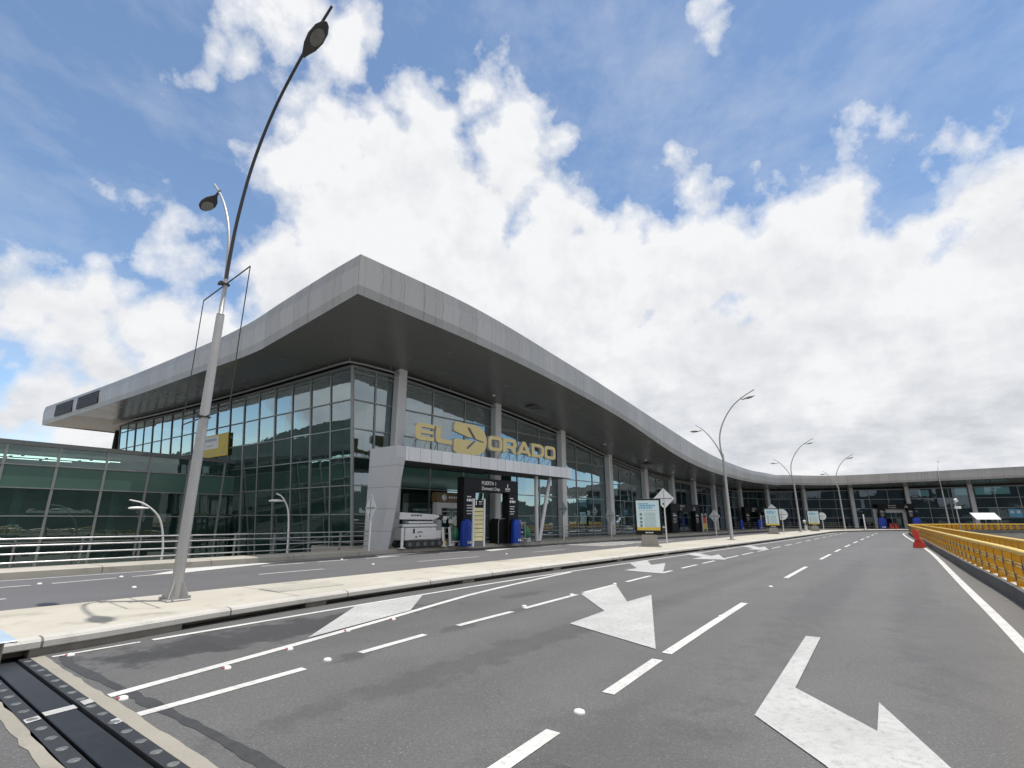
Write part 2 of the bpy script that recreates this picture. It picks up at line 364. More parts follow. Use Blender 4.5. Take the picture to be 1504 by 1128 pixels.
    def lathe(s, prof, c=(0, 0, 0), n=14, mi=0):
        c = Vector(c); vs = [c + Vector((r * math.cos(2 * math.pi * k / n), r * math.sin(2 * math.pi * k / n), z)) for r, z in prof for k in range(n)]
        return s.add(vs, [(i * n + k, i * n + (k + 1) % n, (i + 1) * n + (k + 1) % n, (i + 1) * n + k) for i in range(len(prof) - 1) for k in range(n)], smooth=True, mi=mi)
    def loft(s, A, B, uA=None, v0=0., v1=1., smooth=True, flip=False, mi=0):
        n = len(A); fs = []; uvs = []
        if uA is None:
            uA = [0.]
            for i in range(1, n): uA.append(uA[-1] + (Vector(A[i]) - Vector(A[i - 1])).length)
        for i in range(n - 1):
            f = (i, i + 1, n + i + 1, n + i); q = ((uA[i], v0), (uA[i + 1], v0), (uA[i + 1], v1), (uA[i], v1))
            if flip: f = f[::-1]; q = q[::-1]
            fs.append(f); uvs.append(q)
        return s.add(list(A) + list(B), fs, smooth=smooth, uvs=uvs, mi=mi)
    def build(s, name, mats, parent=None, world=False):
        me = bpy.data.meshes.new(name)
        vs = s.v
        if parent is not None and world:
            inv = wmat(parent).inverted(); vs = [tuple(inv @ Vector(q)) for q in vs]
        me.from_pydata(vs, [], s.f)
        for mt in ([mats] if isinstance(mats, str) else mats): me.materials.append(M[mt])
        for i, p in enumerate(me.polygons):
            p.use_smooth = i in s.sm; p.material_index = s.mi.get(i, 0)
        if s.uv:
            ul = me.uv_layers.new(name='UVMap').data
            for i, p in enumerate(me.polygons):
                if i in s.uv:
                    for k, li in enumerate(p.loop_indices): ul[li].uv = s.uv[i][k]
        me.validate(); me.update()
        o = bpy.data.objects.new(name, me); COL.objects.link(o)
        if parent is not None: o.parent = parent
        return o
def tag(o, label=None, cat=None, group=None, kind=None):
    for k, v in (('label', label), ('category', cat), ('group', group), ('kind', kind)):
        if v: o[k] = v
    return o
def thing(name, label, cat, loc=(0, 0, 0), rz=0.0, group=None):
    o = bpy.data.objects.new(name, None); COL.objects.link(o); o.empty_display_size = .2
    o.location = loc; o.rotation_euler = (0, 0, rz); o.matrix_basis = Matrix.Translation(Vector(loc)) @ Matrix.Rotation(rz, 4, 'Z')
    return tag(o, label, cat, group)
def kids(o): return [c for c in COL.objects if c.parent == o]
def dup(o, parent=None, loc=None, rz=None, label=None):
    c = o.copy(); COL.objects.link(c)
    if parent is not None: c.parent = parent
    for ch in kids(o): dup(ch, c)
    if loc is not None: c.location = loc
    if rz is not None: c.rotation_euler = (0, 0, rz)
    if label: c['label'] = label
    return c
def struct(mb, name, mats): return tag(mb.build(name, mats), kind='structure')
def text_mesh(name, txt, size, mat, parent, o, ax, depth=.006, align='LEFT', spacing=1.0):
    cu = bpy.data.curves.new(name, 'FONT'); cu.body = txt; cu.size = size; cu.extrude = depth / 2; cu.align_x = align; cu.space_character = spacing
    t = bpy.data.objects.new(name, cu); COL.objects.link(t)
    me = bpy.data.meshes.new_from_object(t.evaluated_get(bpy.context.evaluated_depsgraph_get()))
    bpy.data.objects.remove(t); bpy.data.curves.remove(cu)
    me.name = name; me.materials.clear(); me.materials.append(M[mat])
    R = Matrix((ax[0], ax[1], ax[2])).transposed().to_4x4(); me.transform(Matrix.Translation(Vector(o)) @ R)
    if parent is not None: me.transform(parent.matrix_basis.inverted())
    ob = bpy.data.objects.new(name, me); COL.objects.link(ob); ob.parent = parent
    return ob
def rot2(v, z=0.0): return Vector((v[0], v[1], z))
UP = Vector((0, 0, 1))
# ---------------------------------------------------------------- setting: ground, decks, pavements
SS = [-40, -30, -20, -10, -5, -2, 0, 1.2, 1.95] + [2.5 + i * 1.5 for i in range(50)] + [78 + i * 2.0 for i in range(24)]
mb = MB(); R_ = 5000
mb.add([(-R_, -R_, -6.5), (R_, -R_, -6.5), (R_, R_, -6.5), (-R_, R_, -6.5)], [(0, 1, 2, 3)])
struct(mb, 'ground', 'ground_grey')
mb = MB()                                         # hills round the horizon
for layer, (dist, hh, sd) in enumerate(((2600, 150, 3), (3800, 300, 5))):
    rnd = random.Random(sd); ph = [rnd.uniform(0, 6.28) for _ in range(8)]
    A = []; B = []; Cc = []
    for i in range(241):
        th = 2 * math.pi * i / 240
        h = hh * (.62 + .2 * math.sin(3 * th + ph[0]) + .13 * math.sin(7 * th + ph[1]) + .09 * math.sin(15 * th + ph[2]) + .05 * math.sin(31 * th + ph[3]) + .03 * math.sin(57 * th + ph[4]))
        c, s_ = math.cos(th), math.sin(th)
        A.append((dist * c, dist * s_, -7)); B.append(((dist + 500) * c, (dist + 500) * s_, h)); Cc.append(((dist + 1000) * c, (dist + 1000) * s_, -7))
    mb.loft(A, B); mb.loft(B, Cc)
struct(mb, 'hills', 'hill_green')
def strip(mb, ss, oa, ob, z, mi=0):
    A = [(*W(s, oa(s)), z) for s in ss]; B = [(*W(s, ob(s)), z) for s in ss]
    mb.loft(A, B, smooth=False, flip=True, mi=mi); return A, B
def wall(mb, ss, o, z0, z1, mi=0):
    mb.loft([(*W(s, o(s)), z0) for s in ss], [(*W(s, o(s)), z1) for s in ss], smooth=False, mi=mi)
ro = lambda s: kr(s) + .05
J0, J1 = 1.28, 1.88                                # the joint gap in the carriageway
for nm, sset in (('road', [s for s in SS if s > 1.9]), ('road', [s for s in SS if s < 1.3])):
    sset = ([J1] + sset) if sset[0] > 1 else [s for s in sset if s < J0] + [J0]
    mb = MB(); strip(mb, sset, lambda s: kb(s) - .35, ro, 0.0)
    struct(mb, nm, 'asphalt')
mb = MB(); strip(mb, SS, lambda s: fk(s) - .1, lambda s: mf(s) + .3, 0.0)
struct(mb, 'drop_off_road', 'asphalt_far')
mb = MB()                                          # bridge deck body beneath the roads
dl_ = lambda s: (-21.75 if s < 16.6 else fk(s) - 6); dr_ = lambda s: kr(s) + .55
strip(mb, SS, dl_, dr_, -.14); strip(mb, SS, dl_, dr_, -1.1); wall(mb, SS, dl_, -1.1, -.14); wall(mb, SS, dr_, -1.1, -.14)
struct(mb, 'bridge_deck', 'deck_concrete')
# median pavement with an overhanging kerb lip and open gutter under it
ms = [s for s in SS if s > 1.95 and s < 106]; ms = [1.55] + ms
mb = MB()
strip(mb, ms, lambda s: mf(s) + .02, lambda s: kb(s) - .20, .2); wall(mb, ms, lambda s: mf(s), -.02, .19)
strip(mb, ms, mf, lambda s: mf(s) + .02, .19)
mb.quad((*W(1.55, mf(1.55)), -.1), (*W(1.55, kb(1.55)), -.1), (*W(1.55, kb(1.55)), .2), (*W(1.55, mf(1.55)), .2))
struct(mb, 'median_pavement', 'median_concrete')
mb = MB()
prof = [(-.205, .203), (-.10, .203), (-.03, .195), (0, .165), (0, .10), (-.02, .085), (-.30, .085)]
for (da, za), (db, zb) in zip(prof, prof[1:]):
    mb.loft([(*W(s, kb(s) + da), za) for s in ms], [(*W(s, kb(s) + db), zb) for s in ms])
struct(mb, 'kerb', 'kerb_concrete')
mb = MB(); wall(mb, ms, lambda s: kb(s) - .30, -.02, .09)
for sp in (2.9, 6.05, 10.6, 14.9, 19.4, 24, 28.5, 33, 37.6):
    L_ = 1.1 if sp < 3 else .28
    for q in ([sp - L_, sp + L_ * .6],):
        ss_ = [q[0], (q[0] + q[1]) / 2, q[1]]
        wall(mb, ss_, lambda s: kb(s) - .035, -.01, .088)
        for e in (q[0], q[1]): mb.quad((*W(e, kb(e) - .3), -.01), (*W(e, kb(e) - .035), -.01), (*W(e, kb(e) - .035), .088), (*W(e, kb(e) - .3), .088))
struct(mb, 'kerb_gutter', 'rough_concrete')
mb = MB()                                          # terminal sidewalk
bk = lambda s: (-21.7 if s < 16.7 else min(-24.2, fk(s) - 6.5))
sw = [s for s in SS if s < 16.6] + [16.69, 16.71] + [s for s in SS if s > 16.8]
strip(mb, sw, bk, lambda s: fk(s) - .16, .2); wall(mb, sw, fk, -.01, .17)
A = [(*W(s, fk(s) - .16), .2) for s in sw]; B = [(*W(s, fk(s)), .17) for s in sw]; mb.loft(A, B)
wall(mb, [s for s in sw if s < 16.8], bk, -.14, .2)
struct(mb, 'sidewalk', 'sidewalk_concrete')
ks = [s for s in SS if s > -39]
mb = MB()                                          # right kerb blocks carrying the yellow railing, shade painted dark on the sides
ki = lambda s: kr(s); ko = lambda s: kr(s) + .5
strip(mb, ks, ki, ko, .3, 1); wall(mb, ks, ki, -.01, .3); wall(mb, ks, ko, -.15, .3)
struct(mb, 'right_kerb', ['kerb_shaded', 'kerb_concrete'])
mb = MB()                                          # second parapet kerb beyond the slot
k2i = lambda s: kr(s) + 1.2; k2o = lambda s: kr(s) + 1.65
s2 = [s for s in SS if -39 < s < 79]
strip(mb, s2, k2i, k2o, .22); wall(mb, s2, k2i, -1.1, .22); wall(mb, s2, k2o, -1.1, .22); strip(mb, s2, k2i, k2o, -1.1)
struct(mb, 'parapet_kerb', 'deck_concrete')
# painted markings -------------------------------------------------------------------------
Zm = .005
def line(mb, tab, s0, s1, w, z=Zm):
    f = fo(tab); n = max(2, int((s1 - s0) / 1.2) + 2); ss = [s0 + (s1 - s0) * i / (n - 1) for i in range(n)]
    strip(mb, ss, lambda s: f(s) - w / 2, lambda s: f(s) + w / 2, z)
mb = MB()
line(mb, RL, -30, J0 - .1, .15); line(mb, RL, 2.0, 118, .15)
line(mb, L2, 1.94, 14.5, .135)
line(mb, L1, 3.05, 76, .11)
line(mb, L1, 1.98, 2.9, .07)
for a, b_ in ((1.94, 3.55), (4.35, 5.55), (6.3, 7.8), (8.2, 10.35), (10.7, 12.45), (13.2, 15.0), (16.0, 16.9), (17.9, 19.6), (20.3, 21.9), (23.0, 25.6), (26.3, 28.5), (29.5, 31.5), (33, 35.5), (37, 39.5), (41, 43.5), (45.5, 48), (50, 53), (55, 58), (60, 63), (65, 68), (70, 73), (75, 78)):
    line(mb, L3, a, b_, .12)
for a, b_ in ((1.94, 3.78), (4.84, 6.28), (6.62, 11.35), (16.75, 21.1), (25.3, 29.3), (31.6, 34.5), (37.5, 41), (44, 47.5), (51, 54.5), (58, 62), (66, 70), (74, 78)):
    line(mb, L4, a, b_, .13)
struct(mb, 'lane_markings', 'paint_white')
mb = MB()                                          # markings of the drop-off road
FE = [(0, -19.62), (20, -19.75), (38, -18.7), (76, -16.9), (120, -16.6)]; FM = [(0, -18.0), (3, -17.8), (6, -18.2), (12, -18.6), (20, -18.5), (40, -17.6), (76, -15.9)]; FD = [(0, -14.9), (8, -15.83), (18, -15.5), (40, -15.2), (76, -14)]
line(mb, FE, -5, 14, .12)
for a, b_ in ((1.4, 3.44), (3.85, 5.3), (5.7, 7.4), (9.65, 11.36), (11.9, 13.3), (14.2, 16), (18.5, 20.5), (23, 25), (27, 29)): line(mb, FM, a, b_, .13)
for a, b_ in ((.8, 2.6), (8.2, 10.4), (14.4, 17.9), (22, 25), (30, 33), (38, 41), (46, 49)): line(mb, FD, a, b_, .12)
for s in (29.6, 30.9, 32.2, 33.5, 34.8, 36.1):      # zebra bars by the second entrance
    a, b_, c, d = W(s, -18.9), W(s + .55, -18.9), W(s + .75, -15.4), W(s + .2, -15.4)
    mb.quad((*a, Zm), (*d, Zm), (*c, Zm), (*b_, Zm))
struct(mb, 'drop_off_markings', 'paint_white')
def flat_poly(name, pts, mat, z=Zm + .004):
    m_ = MB(); m_.add([(*p, z) for p in pts], [tuple(range(len(pts)))]); return struct(m_, name, mat)
flat_poly('merge_arrow', [W(*q) for q in ((10.47,-6.06),(12.38,-6.14),(10.07,-4.77),(11.28,-4.76),(6.73,-2.83),(7.48,-4.55),(8.84,-4.64))], 'paint_worn')
flat_poly('merge_arrow', [W(*q) for q in ((18.6,-8.62),(20.4,-8.68),(18.48,-7.73),(19.59,-7.62),(15.78,-6.25),(16.05,-7.66),(16.95,-7.6))], 'paint_worn')
flat_poly('merge_arrow', [W(*q) for q in ((25.1,-8.75),(26.6,-8.75),(24.6,-7.39),(25.9,-7.45),(22.66,-6.25),(22.3,-7.53),(23.56,-7.49))], 'paint_worn')
flat_poly('merge_arrow', [W(*q) for q in ((34.2,-8.45),(36.2,-8.4),(33.6,-7.3),(35.0,-7.3),(31.2,-6.3),(31.2,-7.4),(32.6,-7.4))], 'paint_worn')
flat_poly('turn_arrow', [W(*q) for q in ((8.74,-1.43),(8.75,-1.25),(6.09,-1.15),(5.30,-.46),(6.09,-.48),(4.35,.14),(3.35,-.50),(4.15,-.56),(4.40,-.71),(5.08,-1.30))], 'paint_worn')
flat_poly('hatch_mark', [W(*q) for q in ((4.39,-6.93),(6.40,-8.62),(8.20,-8.70),(6.76,-7.47))], 'paint_worn')
flat_poly('drop_off_arrow', [W(*q) for q in ((14.9,-18.6),(15.4,-19.6),(17.2,-19.9),(18.6,-19.5),(16.6,-19.0))], 'paint_white')
flat_poly('drop_off_arrow', [W(*q) for q in ((6.17,-18.25),(7.5,-19.55),(11.5,-19.75),(6.94,-18.1))], 'paint_white')
flat_poly('drop_off_arrow', [W(*q) for q in ((21.3,-17.6),(21.7,-18.4),(23.4,-19.0),(23.9,-18.2))], 'paint_white')
mb = MB()                                          # bitumen band beside the joint, irregular edges
cl = [at(96, 962), at(101, 976), at(181, 1014), at(231, 1038), at(306, 1075), at(383, 1118), at(430, 1148), at(560, 1215), at(800, 1300)]
L_, R2 = [], []
rnd = random.Random(11)
dense = []
for a, b_ in zip(cl, cl[1:]):
    for k in range(6): dense.append((a[0] + (b_[0] - a[0]) * k / 6, a[1] + (b_[1] - a[1]) * k / 6))
for p in dense:
    w = .055 + rnd.uniform(-.02, .02); L_.append((p[0] - D2.x * w, p[1] - D2.y * w, .0032)); R2.append((p[0] + D2.x * w, p[1] + D2.y * w, .0032))
mb.loft(L_, R2, smooth=False)
struct(mb, 'bitumen_seal', 'seal_black')
# expansion joint across the carriageway -----------------------------------------------------
t = thing('expansion_joint', 'black steel and rubber expansion joint with bolted edges crossing the road', 'expansion joint', (*W(1.55, -6), -.1), math.atan2(N2.y, N2.x))
def cross(mb, s0, s1, z0, z1, o0=-8.6, o1=1.2, jag=0.0, seed=1):
    rnd = random.Random(seed); n = 60; A, B = [], []
    for i in range(n):
        o = o0 + (o1 - o0) * i / (n - 1)
        A.append((*W(s0 + rnd.uniform(-jag, jag), o), z0)); B.append((*W(s1 + rnd.uniform(-jag, jag), o), z1))
    mb.loft(A, B, smooth=False, flip=True)
mb = MB(); cross(mb, 1.20, 1.295, .004, .004, jag=.014, seed=3); mb.build('concrete_edge', 'header_concrete', t, True)
mb = MB(); cross(mb, 1.80, 1.93, .004, .004, jag=.012, seed=5); mb.build('concrete_edge', 'header_concrete', t, True)
mb = MB(); cross(mb, 1.30, 1.42, .010, .006); cross(mb, 1.42, 1.43, .006, -.07); mb.build('rubber_flange', 'black_rubber', t, True)
mb = MB(); cross(mb, 1.70, 1.80, .006, .010); cross(mb, 1.69, 1.70, -.07, .006); mb.build('rubber_flange', 'black_rubber', t, True)
mb = MB(); cross(mb, 1.29, 1.82, -.08, -.08); mb.build('trough', 'machine_dark', t, True)
o = -8.55
while o < 1.0:
    mb = MB(); a, b_ = o, min(o + 2.45, 1.2)
    c = W(1.56, (a + b_) / 2); mb.box((*c, -.012), (b_ - a - .02, .21, .03), (rot2(N2), rot2(D2), UP), .006); mb.build('centre_plate', 'steel_plate', t, True); o += 2.45
nb = 0
for s_, z in ((1.36, .011), (1.75, .011)):
    o = -8.4
    while o < .4 and nb < 96:
        mb = MB(); mb.lathe([(.040, -.004), (.040, .002), (.030, .004), (0, .004)], (*W(s_, o), z), 10); mb.build('bolt_cap', 'bolt_steel', t, True); o += .30 if s_ > 1.5 else .30; nb += 1
for a, b_, s0, s1 in ((-6.22, -6.08, 1.72, 1.80), (-6.16, -6.03, 1.45, 1.67), (-6.04, -5.92, 1.31, 1.41), (-5.46, -5.33, 1.74, 1.80)):
    pts = [W(s0, a), W(s1, a - .03), W(s1, b_ - .03), W(s0, b_)]; z = .013 if s1 < 1.43 or s0 > 1.68 else .006
    mb = MB(); mb.add([(*p, z) for p in pts], [(0, 1, 2, 3)]); mb.build('paint_patch', 'paint_worn', t, True)
# pale steel cover plate over the median's own joint, with the dark gap under it
mb = MB(); c = W(.92, -10.2); mb.box((*c, .207), (3.1, 1.5, .014), (rot2(N2), rot2(D2), UP), .004)
tag(mb.build('cover_plate', 'pale_plate'), 'pale blue steel plate over the end of the concrete median', 'cover plate')
mb = MB(); c = at(444, 862, .2); mb.box((*c, .2055), (1.5, .8, .012), (rot2(D2), rot2(N2), UP), .004)
tag(mb.build('access_cover', 'sidewalk_concrete'), 'pale square inspection cover set in the concrete median', 'cover')
# ---------------------------------------------------------------- terminal building
C0 = Vector((-8.5, 27.7)); DR = Vector((.64, .768)).normalized(); DL = Vector((-.808, .588)).normalized()
NR = Vector((DR.y, -DR.x)); NL = Vector((-.588, -.808)).normalized()
def catmull(P, n):
    P = [Vector(p) for p in P]; P = [2 * P[0] - P[1]] + P + [2 * P[-1] - P[-2]]; o = []
    for i in range(1, len(P) - 2):
        a, b_, c, d = P[i - 1:i + 3]
        for k in range(n):
            t_ = k / n; o.append(.5 * ((2 * b_) + (c - a) * t_ + (2 * a - 5 * b_ + 4 * c - d) * t_ * t_ + (3 * b_ - a - 3 * c + d) * t_ ** 3))
    o.append(P[-2]); return o
FAR = [(35, 81.3), (43, 86.8), (52, 89.3), (62, 88), (72, 82.7), (84, 72.5), (100, 56)]
fp = catmull([C0 + DR * s for s in (-12, -6, 0, 20, 40, 50, 57)] + [Vector(q) for q in FAR], 40)
fl = [0.0]
for a, b_ in zip(fp, fp[1:]): fl.append(fl[-1] + (b_ - a).length)
fl = [x - 12.0 for x in fl]
def RF(L):                                         # point and outward normal of the road facade at arc length L from the corner
    for i in range(len(fl) - 1):
        if L <= fl[i + 1] or i == len(fl) - 2:
            t_ = (L - fl[i]) / (fl[i + 1] - fl[i]); p = fp[i].lerp(fp[i + 1], t_)
            j, k = max(i - 3, 0), min(i + 4, len(fp) - 1); tg = (fp[k] - fp[j]).normalized(); return p, Vector((tg.y, -tg.x)), tg
over = lambda L: 6 + max(0, min(1, (L + 12 - 30) / 40))
ZG = [(-6, 9.9), (0, 9.9), (2.4, 9.9), (11.1, 9.32), (19.4, 8.44), (27.3, 7.2), (34.9, 6.38), (41.9, 5.98), (48.7, 5.9), (55.7, 5.82), (74, 6.03), (93, 6.4), (117, 6.6), (140, 6.7)]
ZB = [(-4.7, 11.2), (3, 10.95), (10, 10.4), (19, 9.3), (29, 7.3), (36, 6.45), (45, 6.05), (53, 6.0), (64, 6.35), (74, 6.75), (87, 6.92), (101, 7.25), (117, 7.42), (140, 7.5)]
ZT = [(-4.7, 13.1), (3, 12.95), (12, 11.95), (17, 11.3), (26, 9.85), (37, 8.2), (45, 7.6), (53, 7.4), (64, 7.8), (74, 8.2), (87, 8.42), (101, 8.75), (117, 8.95), (140, 9.0)]
zg, zb, zt = fo(ZG), fo(ZB), fo(ZT)
D1, DLF = 6.0, 4.92                                # overhangs of the two eaves
# tip = where the two eave lines meet
def isect(p, u, q, v):
    det = u.x * (-v.y) + v.x * u.y; w = q - p
    a = (w.x * (-v.y) + v.x * w.y) / det; return a
p1 = C0 + NR * D1; p2 = C0 + NL * DLF
aR = isect(p1, DR, p2, DL); TIP = p1 + DR * aR; sTip = (TIP - p2).dot(DL)
ZBL = [(sTip, 11.2), (-2.3, 10.75), (1.1, 10.33), (2.3, 10.17), (4, 10.12), (7, 10.14), (19, 10.17), (32, 10.4), (44, 10.64)]
ZTL = [(sTip, 13.1), (-3.2, 12.86), (1.0, 12.36), (3.2, 12.05), (7.4, 11.86), (20, 11.88), (32, 12.15), (44, 12.5)]
ZGL = [(0, 9.9), (10, 9.85), (20, 9.95), (36, 10.3), (44, 10.4)]
zbl, ztl, zgl = (lambda s: interp(ZBL, s)), (lambda s: smooth_tab(ZTL, s)), fo(ZGL)
LEAN = .095
def LF(s, z, off=0.0):
    p = C0 + DL * s + NL * (LEAN * (z - 1.9) + off); return (p.x, p.y, z)
SEND, SROOF = 35.6, 43.6
term = thing('airport_terminal', 'long glass airport terminal with sweeping grey metal roof and deep eaves', 'airport terminal', (C0.x, C0.y, .2))
Ls = [aR + .0001] + [x for x in [-4 + i * 1.25 for i in range(112)] if x > aR + .3]
def eaveR(L):
    if L <= 0: p = p1 + DR * L; return p, NR
    p, n, tg = RF(L); return p + n * over(L), n
def prof3(p, n, zb_, zt_):                         # fascia section: lip, main face, set-back cap
    h = zt_ - zb_; q = lambda d, z: (p.x + n.x * d, p.y + n.y * d, z)
    return [q(0, zb_), q(.07, zb_ + .22 * h), q(.14, zb_ + .70 * h), q(.06, zt_)]
secR = []
for L in Ls:
    p, n = eaveR(L)
    if L < aR + .01: n = (NR + NL).normalized()
    secR.append(prof3(p, n, zb(L), zt(L)))
sl = [sTip + i * (SROOF - sTip) / 44 for i in range(45)]
secL = []
for i, s in enumerate(sl):
    p = p2 + DL * s; n = NL if i else (NR + NL).normalized()
    secL.append(prof3(p, n, zbl(s) if i else zb(aR), ztl(s) if i else zt(aR)))
for sec, nm in ((secR, 'fascia_cap'), (secL, 'fascia_strip')):
    for k, mt in ((0, 'fascia_strip'), (1, 'fascia'), (2, nm)):
        mb = MB(); h = (.4, .9, .55)[k]
        mb.loft([q[k] for q in sec], [q[k + 1] for q in sec], v0=0, v1=h, smooth=True); mb.build('fascia_' + ('lip', 'panel', 'cap')[k], mt, term, True)
def s_eave(x, y):
    d = ray(x, y); k = d[0] / d[1]; return (k * p2.y - p2.x) / (DL.x - k * DL.y)
for s0, s1 in ((s_eave(147, 585), s_eave(117.5, 588)), (s_eave(109, 596), s_eave(85, 600))):          # dark louvred vents near the end of the long eave
    mb = MB(); P = []
    for s in (s0, s1):
        p = p2 + DL * s + NL * .16; zb_, h = zbl(s), ztl(s) - zbl(s)
        P.append(((p.x, p.y), zb_ + .22 * h, zb_ + .84 * h))
    (a, a0, a1), (b_, b0, b1) = P
    mb.quad((*a, a0), (*b_, b0), (*b_, b1), (*a, a1))
    for k in range(5):
        f = (k + .5) / 5; mb.beam((a[0], a[1], a0 + (a1 - a0) * f), (b_[0], b_[1], b0 + (b1 - b0) * f), .05, .03)
    mb.build('eave_vent', 'louvre', term, True)
# soffits
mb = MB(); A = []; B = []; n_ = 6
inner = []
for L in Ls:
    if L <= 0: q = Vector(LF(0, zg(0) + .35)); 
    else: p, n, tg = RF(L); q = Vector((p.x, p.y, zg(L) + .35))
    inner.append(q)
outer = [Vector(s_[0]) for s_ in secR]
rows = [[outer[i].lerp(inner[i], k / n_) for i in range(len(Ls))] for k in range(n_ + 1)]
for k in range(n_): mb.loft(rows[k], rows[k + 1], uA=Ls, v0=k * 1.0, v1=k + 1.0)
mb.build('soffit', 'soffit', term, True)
mb = MB(); mb2 = MB()
outer = [Vector(s_[0]) for s_ in secL]; inner = [Vector(LF(max(s, 0), zgl(max(s, 0)) + .35)) for s in sl]
rows = [[outer[i].lerp(inner[i], k / n_) for i in range(len(sl))] for k in range(n_ + 1)]
cut = [i for i, s in enumerate(sl) if s > 33.0][0]
for k in range(n_):
    mb.loft(rows[k][:cut + 1], rows[k + 1][:cut + 1], uA=sl[:cut + 1], v0=k * .8, v1=(k + 1) * .8)
    mb2.loft(rows[k][cut:], rows[k + 1][cut:], uA=sl[cut:], v0=k * .8, v1=(k + 1) * .8)
back = [Vector(LF(s, zgl(s) + .35, -14.0)) for s in sl[cut:]]
mb2.loft(inner[cut:], back, uA=sl[cut:], v0=5, v1=19)
mb.build('soffit', 'soffit', term, True); mb2.build('soffit', 'soffit_slats', term, True)
# roof sheet, end fascia and closing wall
def roof_in(L, d):
    if L <= 0: p = C0 + DR * L; n = NR
    else: p, n, tg = RF(L)
    return p - n * d
A = [Vector(s_[3]) for s_ in secR]
rows = []
for dep in (0, 3, 6.5, 9, 13, 20, 28, 38, SROOF - sTip):
    r_ = []
    for L, a in zip(Ls, A):
        n = NR if L <= 0 else RF(L)[1]; f = max(0.0, min(1.0, 1 - L / 20)); d = (-n).lerp(DL, f).normalized()
        dz = ztl(sTip + dep) - ztl(sTip) if L < 40 else .3 * min(1, dep / 10)
        r_.append(Vector((a.x + d.x * dep, a.y + d.y * dep, a.z + dz - (.02 if dep else 0))))
    rows.append(r_)
mb = MB()
for q0, q1 in zip(rows, rows[1:]): mb.loft(q0, q1)
mb.build('roof', 'roof_grey', term, True)
e = secL[-1]; mb = MB(); bk_ = [Vector(q) + rot2(-NL) * 20 for q in e]
mb.loft([Vector(q) for q in e], bk_, smooth=False); mb.quad(e[3], bk_[3], (C0.x - 10, C0.y + 60, 12.4), (A[0].x - 20, A[0].y + 40, 12.8)); mb.build('end_fascia', 'fascia', term, True)
# road facade: columns and glazed bays
cols = [2.4, 11.1, 19.4, 27.3, 34.9, 41.9, 48.7, 55.7, 63.0, 70.6, 78.4, 86.4, 94.6, 102.8, 111.0, 119.2, 127.4]
ROWS = [-4.2, -2.65, -1.1, .42, 1.86, 3.38, 4.9, 6.45, 8.05, 9.6]
for L in cols:
    p, n, tg = RF(L); mb = MB(); c = p + n * .30; zt_ = zg(L) + .55
    mb.box((c.x, c.y, (zt_ + .2) / 2), (.62, .62, zt_ - .2), (rot2(tg), rot2(n), UP), .08); mb.build('column', 'column_grey', term, True)
edges = [0.0] + cols
for L0, L1_ in zip(edges, edges[1:]):
    a = (lambda z: LF(0, z)) if L0 == 0 else (lambda z, p=RF(L0)[0]: (p.x, p.y, z))
    b_ = lambda z, p=RF(L1_)[0]: (p.x, p.y, z)
    n = RF((L0 + L1_) / 2)[1]; n3 = rot2(n)
    za, zb_ = zg(L0) + .02, zg(L1_) + .02; z0 = -6.4 if L0 == 0 else .2
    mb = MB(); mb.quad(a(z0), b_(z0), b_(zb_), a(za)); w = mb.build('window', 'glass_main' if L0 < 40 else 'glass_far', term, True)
    fr = MB()
    far_ = L0 > 60; t1 = .06 if not far_ else .08
    for z in ROWS:
        A_, B_ = Vector(a(min(z, za))), Vector(b_(min(z, zb_)))
        if z < z0 or (z > za - .25 and z > zb_ - .25): continue
        if z > zb_ - .2:                            # row dies into the falling head of the bay
            f = (za - .2 - z) / max(.01, za - zb_); f = max(.1, min(1, f)); B_ = Vector(a(z)).lerp(Vector(b_(z)), f)
        fr.beam(A_ + n3 * .03, B_ + n3 * .03, .10, t1)
    fr.beam(Vector(a(za)) + n3 * .03, Vector(b_(zb_)) + n3 * .03, .16, .14)
    nv = max(2, round((L1_ - L0) / 2.8))
    for k in range(0, nv + 1):
        f = k / nv
        if L0 == 0 and k == 0: continue
        lo = Vector(a(z0)).lerp(Vector(b_(z0)), f); hi = Vector(a(za)).lerp(Vector(b_(zb_)), f)
        fr.beam(lo + n3 * .032, hi + n3 * .032, .03 if 0 < k < nv else .055, .10, up=rot2(DR) if not far_ else rot2(RF(L0)[2]))
    fo_ = fr.build('window_frame', 'mullion', w, True)
# long side facade, leaning outward
nb_ = 9; step = SEND / nb_
for k in range(nb_):
    s0, s1 = k * step, (k + 1) * step
    za, zc = zgl(s0) + .02, zgl(s1) + .02
    mb = MB(); mb.quad(LF(s1, -6.4), LF(s0, -6.4), LF(s0, za), LF(s1, zc)); w = mb.build('window', 'glass_main', term, True)
    fr = MB(); n3 = rot2(NL)
    for z in ROWS: fr.beam(Vector(LF(s0, z)) + n3 * .03, Vector(LF(s1, z)) + n3 * .03, .10, .055)
    fr.beam(Vector(LF(s0, za)) + n3 * .03, Vector(LF(s1, zc)) + n3 * .03, .16, .14)
    for j, wd in ((1, .026), (2, .06)):
        s = s0 + (s1 - s0) * j / 2; fr.beam(Vector(LF(s, -6.4)) + n3 * .032, Vector(LF(s, zgl(s))) + n3 * .032, wd, .12, up=rot2(DL))
    fr.build('window_frame', 'mullion_dark' if k > 2 else 'mullion', w, True)
mb = MB(); mb.tube([LF(0, -6.4, .02), LF(0, 9.95, .02)], .10, 12); mb.build('corner_post', 'mullion', term, True)
